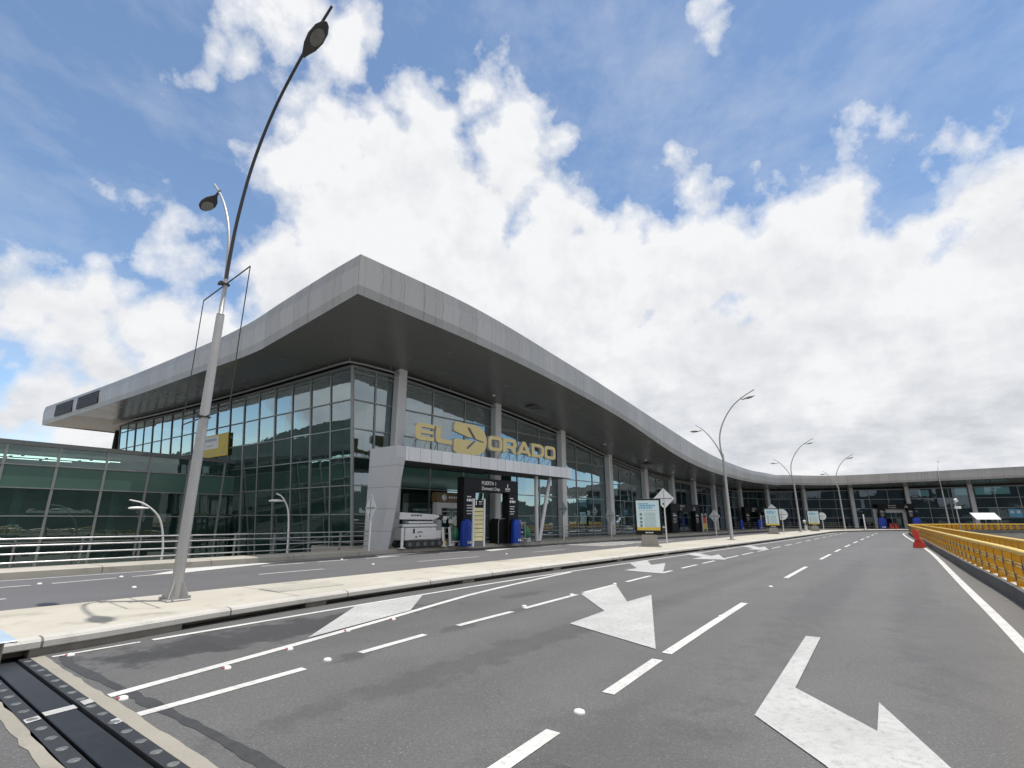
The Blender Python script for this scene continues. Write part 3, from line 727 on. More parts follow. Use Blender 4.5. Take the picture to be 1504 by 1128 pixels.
# round rail along the head of the glass, turning the corner in a curve
mb = MB(); pts = [Vector(LF(s, zgl(s) + .12, .5)) for s in (36, 30, 24, 18, 12, 8, 5, 3, 1.5)]
c_ = Vector(LF(0, zgl(0) + .12)); pts += [c_ + rot2(NL) * .5 + rot2(DL) * .5, c_ + rot2(NL) * .42 + rot2(NR) * .3, c_ + rot2(NR) * .5 + rot2(DR) * .4]
for L in [1.5 + i * 2.4 for i in range(26)]:
    p, n, tg = RF(L); q = p + n * .5; pts.append(Vector((q.x, q.y, zg(L) + .12)))
mb.tube(pts, .07, 8)
for q in pts[::2]: mb.tube([q, q + Vector((0, 0, .32))], .02, 5)
mb.build('head_rail', 'mullion', term, True)
# inside: floors, back wall, columns
mb = MB()
Li = [0.5 + i * 3 for i in range(44)]
for z0, z1 in ((.17, .21), (4.9, 5.35)):
    Fr = []; Bk = []
    for L in Li:
        p, n, tg = RF(L); f_ = p - n * (.5 if z0 < 1 else 1.6); b_ = p - n * 13.0
        if z0 > 1 and L > 30: continue
        Fr.append(f_); Bk.append(b_)
    for z in (z0, z1): mb.loft([(q.x, q.y, z) for q in Fr], [(q.x, q.y, z) for q in Bk], smooth=False)
    mb.loft([(q.x, q.y, z0) for q in Fr], [(q.x, q.y, z1) for q in Fr], smooth=False)
for z0, z1 in ((-3.4, -2.9), (.12, .30), (4.87, 5.38)):
    for z in (z0, z1): mb.quad(LF(.7, z, -.7), LF(SEND, z, -.7), LF(SEND, z, -13), LF(.7, z, -13))
    mb.quad(LF(.7, z0, -.7), LF(SEND, z0, -.7), LF(SEND, z1, -.7), LF(.7, z1, -.7))
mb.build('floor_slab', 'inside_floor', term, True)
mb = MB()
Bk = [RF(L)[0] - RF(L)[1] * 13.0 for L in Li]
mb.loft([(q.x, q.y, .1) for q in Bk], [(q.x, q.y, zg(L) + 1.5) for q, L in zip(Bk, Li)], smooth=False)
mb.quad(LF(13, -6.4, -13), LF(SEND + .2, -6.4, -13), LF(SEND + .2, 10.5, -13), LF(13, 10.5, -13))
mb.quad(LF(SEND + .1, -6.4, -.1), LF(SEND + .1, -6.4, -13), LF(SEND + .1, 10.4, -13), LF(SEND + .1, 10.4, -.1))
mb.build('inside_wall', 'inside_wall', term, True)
mb = MB()
for L in cols[1:8]:
    p, n, tg = RF(L); c = p - n * 5.0; mb.tube([(c.x, c.y, .2), (c.x, c.y, zg(L) + .4)], .3, 12)
for s in (5, 12, 19, 26, 33): mb.tube([LF(s, -6.4, -3.5), LF(s, 10, -3.5)], .3, 12)
mb.build('inside_column', 'inside_column', term, True)
mb = MB()                                          # ceiling over the hall
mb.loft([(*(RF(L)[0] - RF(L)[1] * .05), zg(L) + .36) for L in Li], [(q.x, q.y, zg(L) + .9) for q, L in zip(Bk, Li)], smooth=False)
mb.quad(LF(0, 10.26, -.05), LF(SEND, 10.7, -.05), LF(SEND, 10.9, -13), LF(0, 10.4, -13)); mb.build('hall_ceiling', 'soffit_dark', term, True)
mb = MB(); (pa, na, _), (pb, nb2, _) = RF(2.8), RF(10.7); a, b_ = pa + na * .014, pb + nb2 * .014; mb.quad((*a, 3.46), (*b_, 3.46), (*b_, 4.62), (*a, 4.62)); mb.build('spandrel', 'spandrel', term, True)
# glowing sheets in place of daylight through windows beyond the far glass
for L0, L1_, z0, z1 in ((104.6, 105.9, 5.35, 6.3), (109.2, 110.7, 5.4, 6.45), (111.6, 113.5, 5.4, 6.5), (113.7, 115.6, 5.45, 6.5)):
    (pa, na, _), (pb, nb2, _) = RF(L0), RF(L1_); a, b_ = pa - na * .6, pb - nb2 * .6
    mb = MB(); mb.quad((*a, z0), (*b_, z0), (*b_, z1), (*a, z1)); mb.build('daylight_glow', 'daylight_glow', term, True)
# small ceiling grilles and lamps in the soffit
for L in (13.5, 32.0):
    p, n, tg = RF(L); z = zg(L) + .35 + (zb(L) - zg(L) - .35) * .35
    mb = MB()
    for k in (-.42, .42):
        c = p + n * (over(L) * .35) + tg * k
        mb.box((c.x, c.y, z - .03), (.72, .8, .05), (rot2(tg), rot2(n), UP))
    mb.build('ceiling_grille', 'mullion_dark', term, True)
for L, f in ((9.5, .25), (24.0, .3), (30.0, .45), (37.0, .4), (44, .3)):
    p, n, tg = RF(L); c = p + n * (over(L) * f); z = zg(L) + .35 + (zb(L) - zg(L) - .35) * f
    mb = MB(); mb.lathe([(.10, 0), (.09, -.09), (0, -.10)], (c.x, c.y, z), 10); mb.build('soffit_lamp', 'text_white', term, True)
mb = MB(); q = C0 + DL * 42.0 - NL * 1.0; mb.tube([(q.x, q.y, -6.4), (q.x, q.y, 10.75)], .38, 14); mb.build('column', 'black_satin', term, True)
# banner hanging on the side facade
s0, s1, z0, z1 = 13.7, 18.6, 5.95, 7.55; ZB_ = 1.28
ban = thing('banner', 'yellow banner with white panel hung on the glass side of the terminal', 'banner', LF(16, 5.9, .2))
mb = MB(); n3 = rot2(NL)
P = [Vector(LF(s, z, o_)) for o_ in (.14, .17) for s, z in ((s0, z0), (s1, z0), (s1, z1), (s0, z1))]
mb.add(P, [(0, 1, 2, 3), (7, 6, 5, 4), (0, 4, 5, 1), (1, 5, 6, 2), (2, 6, 7, 3), (3, 7, 4, 0)]); mb.build('cloth', 'banner_yellow', ban, True)
axL = (rot2(-DL), (UP + rot2(NL) * LEAN).normalized(), rot2(NL))
mb = MB(); mb.quad(LF(17.9, 6.55, .175), LF(15.1, 6.55, .175), LF(15.1, 7.45, .175), LF(17.9, 7.45, .175)); mb.build('panel', 'text_white', ban, True)
mb = MB(); mb.quad(LF(17.6, 6.03, .175), LF(15.4, 6.03, .175), LF(15.4, 6.33, .175), LF(17.6, 6.33, .175)); mb.build('panel', 'poster_yellow', ban, True)
mb = MB(); rnd = random.Random(4)
for z, w, h in ((7.1, 2.2, .2), (6.75, .8, .09)):
    x = 16.5 + w / 2
    while x > 16.5 - w / 2:
        l = rnd.uniform(.10, .2); mb.quad(LF(x, z, .18), LF(x - l, z, .18), LF(x - l, z + h, .18), LF(x, z + h, .18)); x -= l + .06
for k in range(26):
    s = rnd.choice([rnd.uniform(13.8, 14.9), rnd.uniform(18.0, 18.5), rnd.uniform(13.9, 18.5)]); z = rnd.uniform(6.0, 7.45) if s < 15 or s > 17.95 else rnd.uniform(6.38, 6.48)
    mb.quad(LF(s, z, .181), LF(s - .09, z, .181), LF(s - .07, z + .08, .181), LF(s + .02, z + .08, .181))
tag(mb.build('print', 'text_grey', ban, True), kind='stuff')
# ---------------------------------------------------------------- annex (lower glass block at the left)
A0 = Vector((-19.0, 35.3)); NA = NR
ann = thing('terminal_annex', 'low green glass annex beyond the steel railing on the left', 'annex building', (A0.x - 6, A0.y - 8, -6.4))
def AF(u, z, off=0.0): p = A0 - DR * u + NA * off; return (p.x, p.y, z)
AE = 26.0
za = lambda u: 5.35 + .012 * u
AR = [-4.6, -3.0, -1.3, .42, 1.78, 3.22, 4.42]
av = [0, .9, 3.05, 5.2, 7.35, 9.5, 11.65, 13.8, 16, 18.2, 20.4, 22.6, 24.8, AE]
for u0, u1 in zip(av, av[1:]):
    mb = MB(); mb.quad(AF(u1, -6.4), AF(u0, -6.4), AF(u0, za(u0)), AF(u1, za(u1))); w = mb.build('window', 'glass_annex', ann, True)
    fr = MB(); n3 = rot2(NA)
    for z in AR: fr.beam(Vector(AF(u0, z)) + n3 * .03, Vector(AF(u1, z)) + n3 * .03, .1, .06)
    fr.beam(Vector(AF(u1, -6.4)) + n3 * .032, Vector(AF(u1, za(u1))) + n3 * .032, .065, .12, up=rot2(DR)); fr.build('window_frame', 'mullion', w, True)
mb = MB(); a, b_ = Vector(AF(0, 0, .1)), Vector(AF(AE, 0, .1))
mb.add([(a.x, a.y, 5.3), (b_.x, b_.y, 5.62), (b_.x, b_.y, 5.86), (a.x, a.y, 5.54)], [(0, 1, 2, 3)])
i_ = rot2(-NA) * 13
mb.add([(a.x, a.y, 5.54), (b_.x, b_.y, 5.86), (b_.x + i_.x, b_.y + i_.y, 5.9), (a.x + i_.x, a.y + i_.y, 5.6)], [(0, 1, 2, 3)]); mb.build('roof', 'mullion_dark', ann, True)
mb = MB(); mb.quad(AF(0, 3.26, .012), AF(AE, 3.26, .012), AF(AE, 4.38, .012), AF(0, 4.38, .012)); mb.build('spandrel', 'spandrel', ann, True)
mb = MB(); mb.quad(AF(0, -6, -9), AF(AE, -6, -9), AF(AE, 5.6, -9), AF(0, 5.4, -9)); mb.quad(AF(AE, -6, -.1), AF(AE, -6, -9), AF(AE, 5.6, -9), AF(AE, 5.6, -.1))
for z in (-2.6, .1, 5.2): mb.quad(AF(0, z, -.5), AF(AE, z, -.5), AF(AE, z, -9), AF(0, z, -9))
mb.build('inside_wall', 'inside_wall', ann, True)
for u in (2.2, 6.3, 10.6, 14.9, 19.2):
    mb = MB(); mb.tube([AF(u, -6.4, -1.2), AF(u, 3.2, -1.2)], .22, 12); mb.build('inside_column', 'inside_column', ann, True)
for (u0, u1, off, z) in ((6.4, 26, -1.4, 5.0), (6.8, 26, -2.1, 5.0), (8.4, 26, -3.2, 4.98)):
    mb = MB(); u = u0
    while u < u1: mb.beam(AF(u, z, off), AF(min(u + 1.35, u1), z, off), .06, .04); u += 1.5
    mb.build('tube_light', 'tube_light', ann, True)
# ---------------------------------------------------------------- steel railing at the left
rl = thing('steel_railing', 'polished steel railing with four pipes beside the sidewalk at left', 'railing', (*W(6, -21.55), .2))
zr = (1.03, .83, .59, .34)
pts_ = [(*W(s, -21.55), 0) for s in (-12, -6, 0, 6, 12, 16.6)]
for z in zr:
    mb = MB(); mb.tube([(p[0], p[1], z) for p in pts_], .025, 10); mb.build('rail', 'rail_steel', rl, True)
s = -11.0
while s < 16.6:
    mb = MB(); c = W(s, -21.62); mb.box((*c, .60), (.05, .11, .84), (rot2(D2), rot2(N2), UP), .006); mb.build('post', 'rail_post', rl, True); s += 1.62
# ---------------------------------------------------------------- entrance portal and the big sign
B0 = Vector((-6.42, 25.5)); T0 = B0 + NR * .95
por = thing('entrance_portal', 'pale panelled entrance portal with leaning pylon and long beam', 'entrance portal', (B0.x, B0.y, .2))
ZP0, ZP1 = 4.46, 5.16; LB = 15.6
ax_d, ax_n = rot2(DR), rot2(NR)
def PP(l, n, z, base=B0): q = base + DR * l + NR * n; return (q.x, q.y, z)
mb = MB()
prof_out = [(.2, 0.0), (4.6, .95), (5.16, .95)]     # (z, outward)
pw = .56; bkz = -1.28
sec0 = [PP(0, n, z) for z, n in prof_out]; sec1 = [PP(pw, n, z) for z, n in prof_out]
bk0 = [PP(0, bkz, z) for z, n in prof_out]; bk1 = [PP(pw, bkz, z) for z, n in prof_out]
for i in range(2):
    z0, z1 = prof_out[i][0], prof_out[i + 1][0]
    for (a, b_, w0) in ((sec0, sec1, pw), (bk0, sec0, 2.0), (sec1, bk1, 2.0)):
        mb.quad(a[i], b_[i], b_[i + 1], a[i + 1], ((0.3, z0), (w0, z0), (w0, z1), (0.3, z1)))
mb.quad(sec0[2], sec1[2], bk1[2], bk0[2], ((0, 0), (1, 0), (1, 1), (0, 1)))
mb.build('pylon', 'pylon_panel', por, True)
mb = MB(); fn = .96
def bl(l0, l1, n0, n1, z0, z1, mbx):
    q = [PP(l, n, z) for z in (z0, z1) for n in (n1, n0) for l in (l0, l1)]
    mbx.quad(q[0], q[1], q[5], q[4], ((l0, 0), (l1, 0), (l1, .7), (l0, .7)))
    mbx.quad(q[4], q[5], q[7], q[6], ((l0, 0), (l1, 0), (l1, 2), (l0, 2))); mbx.quad(q[1], q[3], q[7], q[5], ((.1, 0), (.7, 0), (.7, .7), (.1, .7)))
    mbx.quad(q[2], q[0], q[4], q[6], ((.1, 0), (.7, 0), (.7, .7), (.1, .7)))
bl(pw + .004, LB, bkz, fn, ZP0, ZP1, mb); mb.build('beam', 'portal_panel', por, True)
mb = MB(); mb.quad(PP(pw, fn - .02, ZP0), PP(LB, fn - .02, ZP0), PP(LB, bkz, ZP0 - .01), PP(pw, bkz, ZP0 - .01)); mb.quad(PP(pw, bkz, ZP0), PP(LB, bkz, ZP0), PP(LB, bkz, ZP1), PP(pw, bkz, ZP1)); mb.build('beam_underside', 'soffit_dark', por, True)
mb = MB(); mb.tube([PP(12.35, .2, .2), PP(12.35, .2, ZP0)], .13, 12); mb.build('support_post', 'column_grey', por, True)
mb = MB(); mb.tube([PP(12.62, .2, .2), PP(13.95, .2, ZP0)], .13, 12); mb.build('support_post', 'column_grey', por, True)
# sign letters on the beam
sign = thing('rooftop_sign', 'gold raised letters with an aircraft emblem standing on the entrance beam', 'sign', PP(7, .6, ZP1))
def lx(x, y=650):                                   # sight line -> position along the front plane of the sign
    d = ray(x, y); k = d[0] / d[1]; b0 = B0 + NR * .86
    return (k * b0.y - b0.x) / (DR.x - k * DR.y)
def letter(name, outer, holes, x0, x1, z0, z1, depth=.22):
    cu = bpy.data.curves.new(name, 'CURVE'); cu.dimensions = '2D'; cu.fill_mode = 'BOTH'; cu.extrude = depth / 2; cu.bevel_depth = .0
    for poly in [outer] + holes:
        sp = cu.splines.new('POLY'); sp.points.add(len(poly) - 1)
        for q, (u, v) in zip(sp.points, poly): q.co = (u * (x1 - x0), v * (z1 - z0), 0, 1)
        sp.use_cyclic_u = True
    ob = bpy.data.objects.new(name, cu); COL.objects.link(ob)
    me = bpy.data.meshes.new_from_object(ob.evaluated_get(bpy.context.evaluated_depsgraph_get()))
    bpy.data.objects.remove(ob); bpy.data.curves.remove(cu); me.name = name; me.materials.clear()
    me.materials.append(M['gold_face']); me.materials.append(M['letter_side'])
    for p in me.polygons: p.material_index = 0 if abs(p.normal.z) > .7 else 1
    R = Matrix((ax_d, UP, ax_n)).transposed().to_4x4()
    me.transform(sign.matrix_basis.inverted() @ Matrix.Translation(Vector(PP(x0, .75, z0))) @ R)
    o = bpy.data.objects.new(name, me); COL.objects.link(o); o.parent = sign; return o
def rr(x0, y0, x1, y1, rx, ry=None, corners=(1, 1, 1, 1), n=5):
    ry = ry or rx; P = []
    for (cx, cy, a0, on, px, py) in ((x1 - rx, y1 - ry, 0, corners[0], x1, y1), (x0 + rx, y1 - ry, 90, corners[1], x0, y1), (x0 + rx, y0 + ry, 180, corners[2], x0, y0), (x1 - rx, y0 + ry, 270, corners[3], x1, y0)):
        if not on: P.append((px, py)); continue
        for k in range(n + 1):
            a = math.radians(a0 + 90 * k / n); P.append((cx + rx * math.cos(a), cy + ry * math.sin(a)))
    return P
zl0, zl1 = 5.62, 6.52
E_ = [(1, 0), (1, .24), (.34, .24), (.28, .29), (.27, .40), (.94, .40), (.94, .60), (.27, .60), (.28, .71), (.34, .77), (1, .77), (1, 1), (.22, 1), (.09, .95), (.02, .86), (0, .75), (0, .25), (.02, .14), (.09, .05), (.22, 0)]
L__ = [(1, 0), (1, .26), (.36, .26), (.29, .30), (.26, .38), (.26, 1), (0, 1), (0, .25), (.03, .13), (.10, .04), (.22, 0)]
O_ = rr(0, 0, 1, 1, .24); Oh = rr(.21, .23, .79, .77, .14)[::-1]
R_l = [(0, 0), (.24, 0), (.24, .30), (.52, .30), (.74, 0), (1, 0), (.76, .33), (.90, .40), (.97, .52), (.97, .78), (.93, .90), (.84, .98), (.74, 1), (0, 1)]; Rh = [(.24, .52), (.68, .52), (.73, .57), (.73, .71), (.68, .76), (.24, .76)]
A_l = [(0, 0), (.21, 0), (.29, .16), (.71, .16), (.79, 0), (1, 0), (.62, .94), (.56, 1), (.44, 1), (.38, .94)]; Ah = [(.38, .36), (.62, .36), (.5, .70)]
D_l = [(0, 0), (.66, 0), (.82, .05), (.94, .17), (1, .34), (1, .66), (.94, .83), (.82, .95), (.66, 1), (0, 1)]; Dh = [(.21, .22), (.64, .22), (.74, .30), (.79, .42), (.79, .58), (.74, .70), (.64, .78), (.21, .78)]
EM = [(0, .70), (0, .93), (.03, .98), (.08, 1), (.60, 1), (.78, .96), (.91, .84), (.98, .67), (1, .5), (.98, .33), (.91, .16), (.78, .04), (.60, 0), (.12, 0), (.05, .03), (0, .10), (0, .42), (.06, .47), (.36, .46),
      (.44, .47), (.585, .485), (.36, .20), (.42, .18), (.66, .485), (.90, .46), (.90, .49), (.66, .55), (.46, .88), (.38, .88), (.56, .56), (.40, .575)]
for nm, out_, hol, xa, xb, z0, z1 in (('letter', E_, [], 609.5, 637.5, zl0, zl1), ('letter', L__, [], 640, 664.5, zl0 - .02, zl1 - .02), ('emblem', EM, [], 666.5, 715, 5.18, 6.95),
        ('letter', O_, [Oh], 717.5, 738, zl0, zl1), ('letter', R_l, [Rh], 739, 759.5, zl0, zl1), ('letter', A_l, [Ah], 759, 780.5, zl0, zl1), ('letter', D_l, [Dh], 781, 799, zl0, zl1), ('letter', O_, [Oh], 800, 815.5, zl0, zl1)):
    letter(nm, out_, hol, lx(xa), lx(xb), z0, z1)
for i in range(17):
    l = lx(614) + (lx(812) - lx(614)) * i / 16; mb = MB()
    mb.tube([PP(l, .68, ZP1), PP(l, .68, 5.75)], .025, 6); mb.tube([PP(l, .66, 5.66), PP(l + .45, -.2, ZP1)], .016, 5); mb.build('bracket', 'column_grey' if i % 2 else 'mullion_dark', sign, True)
# ---------------------------------------------------------------- black entrance arches
def bars(mb, o, ax, rows, rnd):                     # rows of short dashes standing for lines of tiny print
    for (x, y, w, h) in rows:
        u = x
        while u < x + w:
            l = min(rnd.uniform(h * .5, h * 1.6), x + w - u); q = Vector(o) + ax[0] * u + ax[1] * y + ax[2] * .004
            mb.add([q, q + ax[0] * l, q + ax[0] * l + ax[1] * h, q + ax[1] * h], [(0, 1, 2, 3)]); u += l + h * .35
def arch(label, org, ux, w, h, big, small, n=None, txt=True, rect=True):
    ux = ux.normalized(); un = Vector((ux.y, -ux.x)); ax = (rot2(ux), UP, rot2(un)); o = Vector((org.x, org.y, .2))
    t = thing('entrance_arch', label, 'entrance arch', o, 0, 'black entrance arches')
    def pbox(nm, u0, u1, z0, z1, d=.55):
        mb = MB(); c = o + ax[0] * ((u0 + u1) / 2) + UP * ((z0 + z1) / 2) - ax[2] * (d / 2); mb.box(c, (u1 - u0, d, z1 - z0), (ax[0], ax[2], UP), .012); return mb.build(nm, 'black_satin', t, True)
    pw_ = .2 * w
    pbox('pillar', 0, pw_, 0, h - .78); pbox('pillar', w - pw_ * .95, w, 0, h - .78); pbox('lintel', 0, w, h - .777, h)
    if txt:
        text_mesh('lettering', big, .30, 'text_white', t, o + ax[0] * (w * .30) + UP * (h - .36) + ax[2] * .004, ax)
        text_mesh('lettering', small, .27, 'text_white', t, o + ax[0] * (w * .30) + UP * (h - .66) + ax[2] * .004, ax)
        mb = MB(); rnd = random.Random(3)
        bars(mb, o, ax, [(w * .74, h - .56, w * .1, .07), (w * .78, h - .44, w * .015, .2), (w * .74, h - .66, w * .09, .04)], rnd)
        for u in (.05 * w, .83 * w):
            bars(mb, o, ax, [(u, h - 1.35, .11 * w, .14), (u + .02, h - 1.12, .07 * w, .06), (u + .01, h - 1.60, .1 * w, .05), (u + .03, h - 1.74, .08 * w, .05), (u, h - 1.9, .1 * w, .05), (u + .04, h - 2.05, .07 * w, .05)], rnd)
        mb.build('lettering', 'text_white', t, True)
    return t, o, ax
q = B0 + NR * .55
gA = q + DR * ((lambda x: (lambda k: (k * q.y - q.x) / (DR.x - k * DR.y))(ray(x, 763)[0] / ray(x, 763)[1]))(680.5))
arch('black entrance arch under the gold lettered beam, between two blue covered stands', gA, DR, 4.85, 3.75, 'PUERTA 1', 'Domestic Dep.')
def facade_u(x):                                     # arc length on the road facade on the sight line at picture column x
    d = ray(x, 763); k = d[0] / d[1]; best = None
    for i in range(len(fp) - 1):
        g0, g1 = fp[i].x - k * fp[i].y, fp[i + 1].x - k * fp[i + 1].y
        if g0 * g1 <= 0 and fl[i] > -1: return fl[i] + (fl[i + 1] - fl[i]) * g0 / (g0 - g1)
def onfac(x, off): p, n, tg = RF(facade_u(x)); return p + n * off, n, tg
a, n, tg = onfac(966, 1.6); b_, _, _ = onfac(1010, 1.6)
arch('black entrance arch behind the diamond road sign, beside the red and yellow board', a, b_ - a, (b_ - a).length, 3.1, 'PUERTA 2', 'Dep.')
a, n, tg = onfac(1082, 1.4); b_, _, _ = onfac(1119, 1.4)
arch('black entrance arch framing the purple totem, with two blue covers', a, b_ - a, (b_ - a).length, 3.3, 'PUERTA 3', 'Salidas')
a, n, tg = onfac(1287, 1.6); b_, _, _ = onfac(1343, 1.6)
arch('wide black entrance arch at the far end of the road', a, b_ - a, (b_ - a).length, 3.9, 'Nacional', 'Domestic')
# grey door frame behind the far arch
a, n, tg = onfac(1282, .5); b_, _, _ = onfac(1331, .5); ux = (b_ - a); w = ux.length; ux.normalize(); o = Vector((a.x, a.y, .2))
t = thing('door_frame', 'pale grey door frame behind the farthest black arch', 'door frame', o)
for nm, u0, u1, z0, z1 in (('jamb', 0, .5, 0, 2.5), ('jamb', w - .5, w, 0, 2.5), ('head', 0, w, 2.503, 3.1)):
    mb = MB(); c = o + rot2(ux) * ((u0 + u1) / 2) + UP * ((z0 + z1) / 2); mb.box(c, (u1 - u0, .4, z1 - z0), (rot2(ux), rot2(n), UP), .01); mb.build(nm, 'column_grey', t, True)
# blue fabric covers
def cover_mesh():
    mb = MB(); n = 18; lev = 12; vs = []
    rnd = random.Random(8); ph = [rnd.uniform(0, 6) for _ in range(4)]
    for j in range(lev + 1):
        f = j / lev; z = 1.42 * f; k = 1.0 if f < .72 else math.sqrt(max(0.02, 1 - ((f - .72) / .29) ** 2))
        for i in range(n):
            a = 2 * math.pi * i / n; cx, cy = math.cos(a), math.sin(a)
            sq = 1 / max(abs(cx), abs(cy)) ** .75
            fold = 1 + .06 * math.sin(5 * a + ph[0] + 2.5 * f) + .03 * math.sin(11 * a + ph[1] - 4 * f)
            vs.append((.33 * cx * sq * k * fold, .19 * cy * sq * (.6 + .4 * k) * fold, z))
    fs = [(j * n + i, j * n + (i + 1) % n, (j + 1) * n + (i + 1) % n, (j + 1) * n + i) for j in range(lev) for i in range(n)] + [tuple(range(lev * n, lev * n + n))]
    return mb.add(vs, fs, smooth=True)
GB = 'blue covered stands by the entrances'
def on_line(x, dist): d = ray(x, 763); k = d[0] / d[1]; return (k * dist, dist, .2)
ang = math.atan2(DR.y, DR.x)
cv = thing('covered_stand', 'blue fabric cover beside the yellow directory totem', 'covered stand', on_line(685, 28.9), ang, GB)
cover_mesh().build('cover', 'blue_fabric', cv)
mb = MB(); rnd = random.Random(1); bars(mb, Vector((-.12, -.255, .12)), (Vector((1, 0, 0)), UP, Vector((0, -1, 0))), [(0, 0, .3, .14)], rnd); mb.build('print', 'text_white', cv)
dup(cv, None, on_line(758, 32.3), ang, 'blue fabric cover right of the first arch, beside the green bag')
for x, yy, lab in ((1088, 76, 'blue fabric cover left of the purple totem at the third arch'), (1114, 77.5, 'blue fabric cover right of the purple totem at the third arch')):
    dup(cv, None, on_line(x, yy), ang - .3, lab)
for x, yy, lab in ((1295, 83.5, 'blue fabric cover on the left of the farthest arch'), (1346, 81, 'blue fabric cover above the yellow railing, right of the farthest arch')):
    c = dup(cv, None, on_line(x, yy), -.35, lab); c.scale = (1.7, 1.2, 1.2)
# yellow directory totem with two posts
def totem(label, loc, rz, w, h, cells, group=None):
    t = thing('directory_totem', label, 'directory totem', loc, rz, group)
    for sx in (-1, 1):
        mb = MB(); mb.box((sx * (w / 2 + .06), 0, h / 2), (.11, .12, h), None, .01); mb.build('post', 'column_grey', t)
    z = .28; ch = (h - .75) / len(cells)
    mb = MB(); mb.box((0, 0, .14), (w, .07, .27)); mb.build('base_panel', 'mullion_dark', t)
    for c in cells:
        mb = MB(); mb.box((0, 0, z + ch / 2), (w, .06, ch - .035), None, .006); mb.build('panel', c, t); z += ch
    mb = MB(); mb.box((0, 0, h - .28), (w, .065, .42), None, .006); hd = mb.build('header', 'black_satin', t)
    mb = MB(); rnd = random.Random(2); bars(mb, Vector((-.02, -.036, h - .24)), (Vector((1, 0, 0)), UP, Vector((0, -1, 0))), [(0, .05, w * .38, .05), (0, -.06, w * .38, .03), (-w * .36, -.1, w * .1, .22)], rnd); mb.build('lettering', 'text_white', t)
    return t
totem('tall directory totem of pale yellow panels before the first black arch', on_line(703, 28.2), ang - .25, .56, 2.5, ['cream'] * 8)
totem('directory board with red panel over yellow panel beside a grey column', (*onfac(1010, 2.0)[0], .2), ang - .2, .75, 2.15, ['poster_yellow', 'poster_yellow', 'red_plastic', 'red_plastic'])
totem('purple directory totem standing inside the third black arch', (*onfac(1102, 2.2)[0], .2), ang - .5, 1.0, 2.1, ['navy'] * 8)
# revolving door casing inside the first arch
t = thing('door_casing', 'black rounded door casing inside the first arch', 'door casing', on_line(737, 32.6), ang)
mb = MB(); mb.prism(rr(-.75, 0, .75, 1.45, .25, None, (1, 1, 0, 0)), (0, .35, 0), (Vector((1, 0, 0)), UP, Vector((0, -1, 0))), .7); mb.build('casing', 'black_satin', t)
mb = MB(); mb.tube([(-.73, -.36, 0), (-.73, -.36, 1.2), (-.66, -.36, 1.38), (-.5, -.36, 1.45), (.5, -.36, 1.45)], .025, 6); mb.build('trim', 'mullion', t)
# shop front in the glass behind the machine
q0 = B0 - NR * 1.7
def on_par(x): d = ray(x, 763); k = d[0] / d[1]; return (k * q0.y - q0.x) / (DR.x - k * DR.y)
u0, u1 = on_par(637), on_par(684); o = q0 + DR * u0; o3 = Vector((o.x, o.y, .2)); w = u1 - u0; ax = (ax_d, UP, ax_n)
t = thing('shop_front', 'shop doorway with brown fascia sign and pale grey frame under the portal', 'shop front', o3)
mb = MB(); mb.box(o3 + ax_d * w / 2 + UP * 2.68, (w, .5, .56), (ax_d, ax_n, UP), .01); sg = mb.build('fascia_sign', 'brown_sign', t, True)
mb = MB(); mb.lathe([(.2, 0), (.2, .02), (0, .02)], (0, 0, 0), 20)
mm = Matrix.Translation(o3 + ax_d * .55 + UP * 2.68 + ax_n * .25) @ Matrix((ax_d, UP, ax_n)).transposed().to_4x4(); mb.v = [tuple(mm @ Vector(v)) for v in mb.v]; mb.build('roundel', 'text_white', t, True)
mb = MB(); rnd = random.Random(6); bars(mb, o3 + ax_d * .9 + UP * 2.62 + ax_n * .25, ax, [(0, 0, 1.6, .12)], rnd); mb.build('lettering', 'text_white', t, True)
for nm, a, b_, z0, z1 in (('jamb', .05, .42, 0, 2.05), ('head', .05, w, 2.053, 2.38)):
    mb = MB(); mb.box(o3 + ax_d * ((a + b_) / 2) + UP * ((z0 + z1) / 2), (b_ - a, .4, z1 - z0), (ax_d, ax_n, UP), .01); mb.build(nm, 'column_grey', t, True)
for k in range(3):
    a = .55 + k * .85; mb = MB()
    for (x0, x1, z0, z1) in ((a, a + .07, 0, 1.9), (a + .7, a + .77, 0, 1.9), (a, a + .77, 1.83, 1.9), (a, a + .77, .0, .1), (a, a + .77, .9, .96)):
        mb.box(o3 + ax_d * ((x0 + x1) / 2) + UP * ((z0 + z1) / 2), (x1 - x0, .06, z1 - z0), (ax_d, ax_n, UP))
    mb.build('door', 'mullion', t, True)
for x, z, ww, hh in ((.8, 1.35, .22, .3), (1.3, 1.3, .35, .22), (2.0, 1.1, .6, .55)):
    mb = MB(); mb.box(o3 + ax_d * x + UP * z + ax_n * .06, (ww, .015, hh), (ax_d, ax_n, UP)); mb.build('notice', 'text_white', t, True)
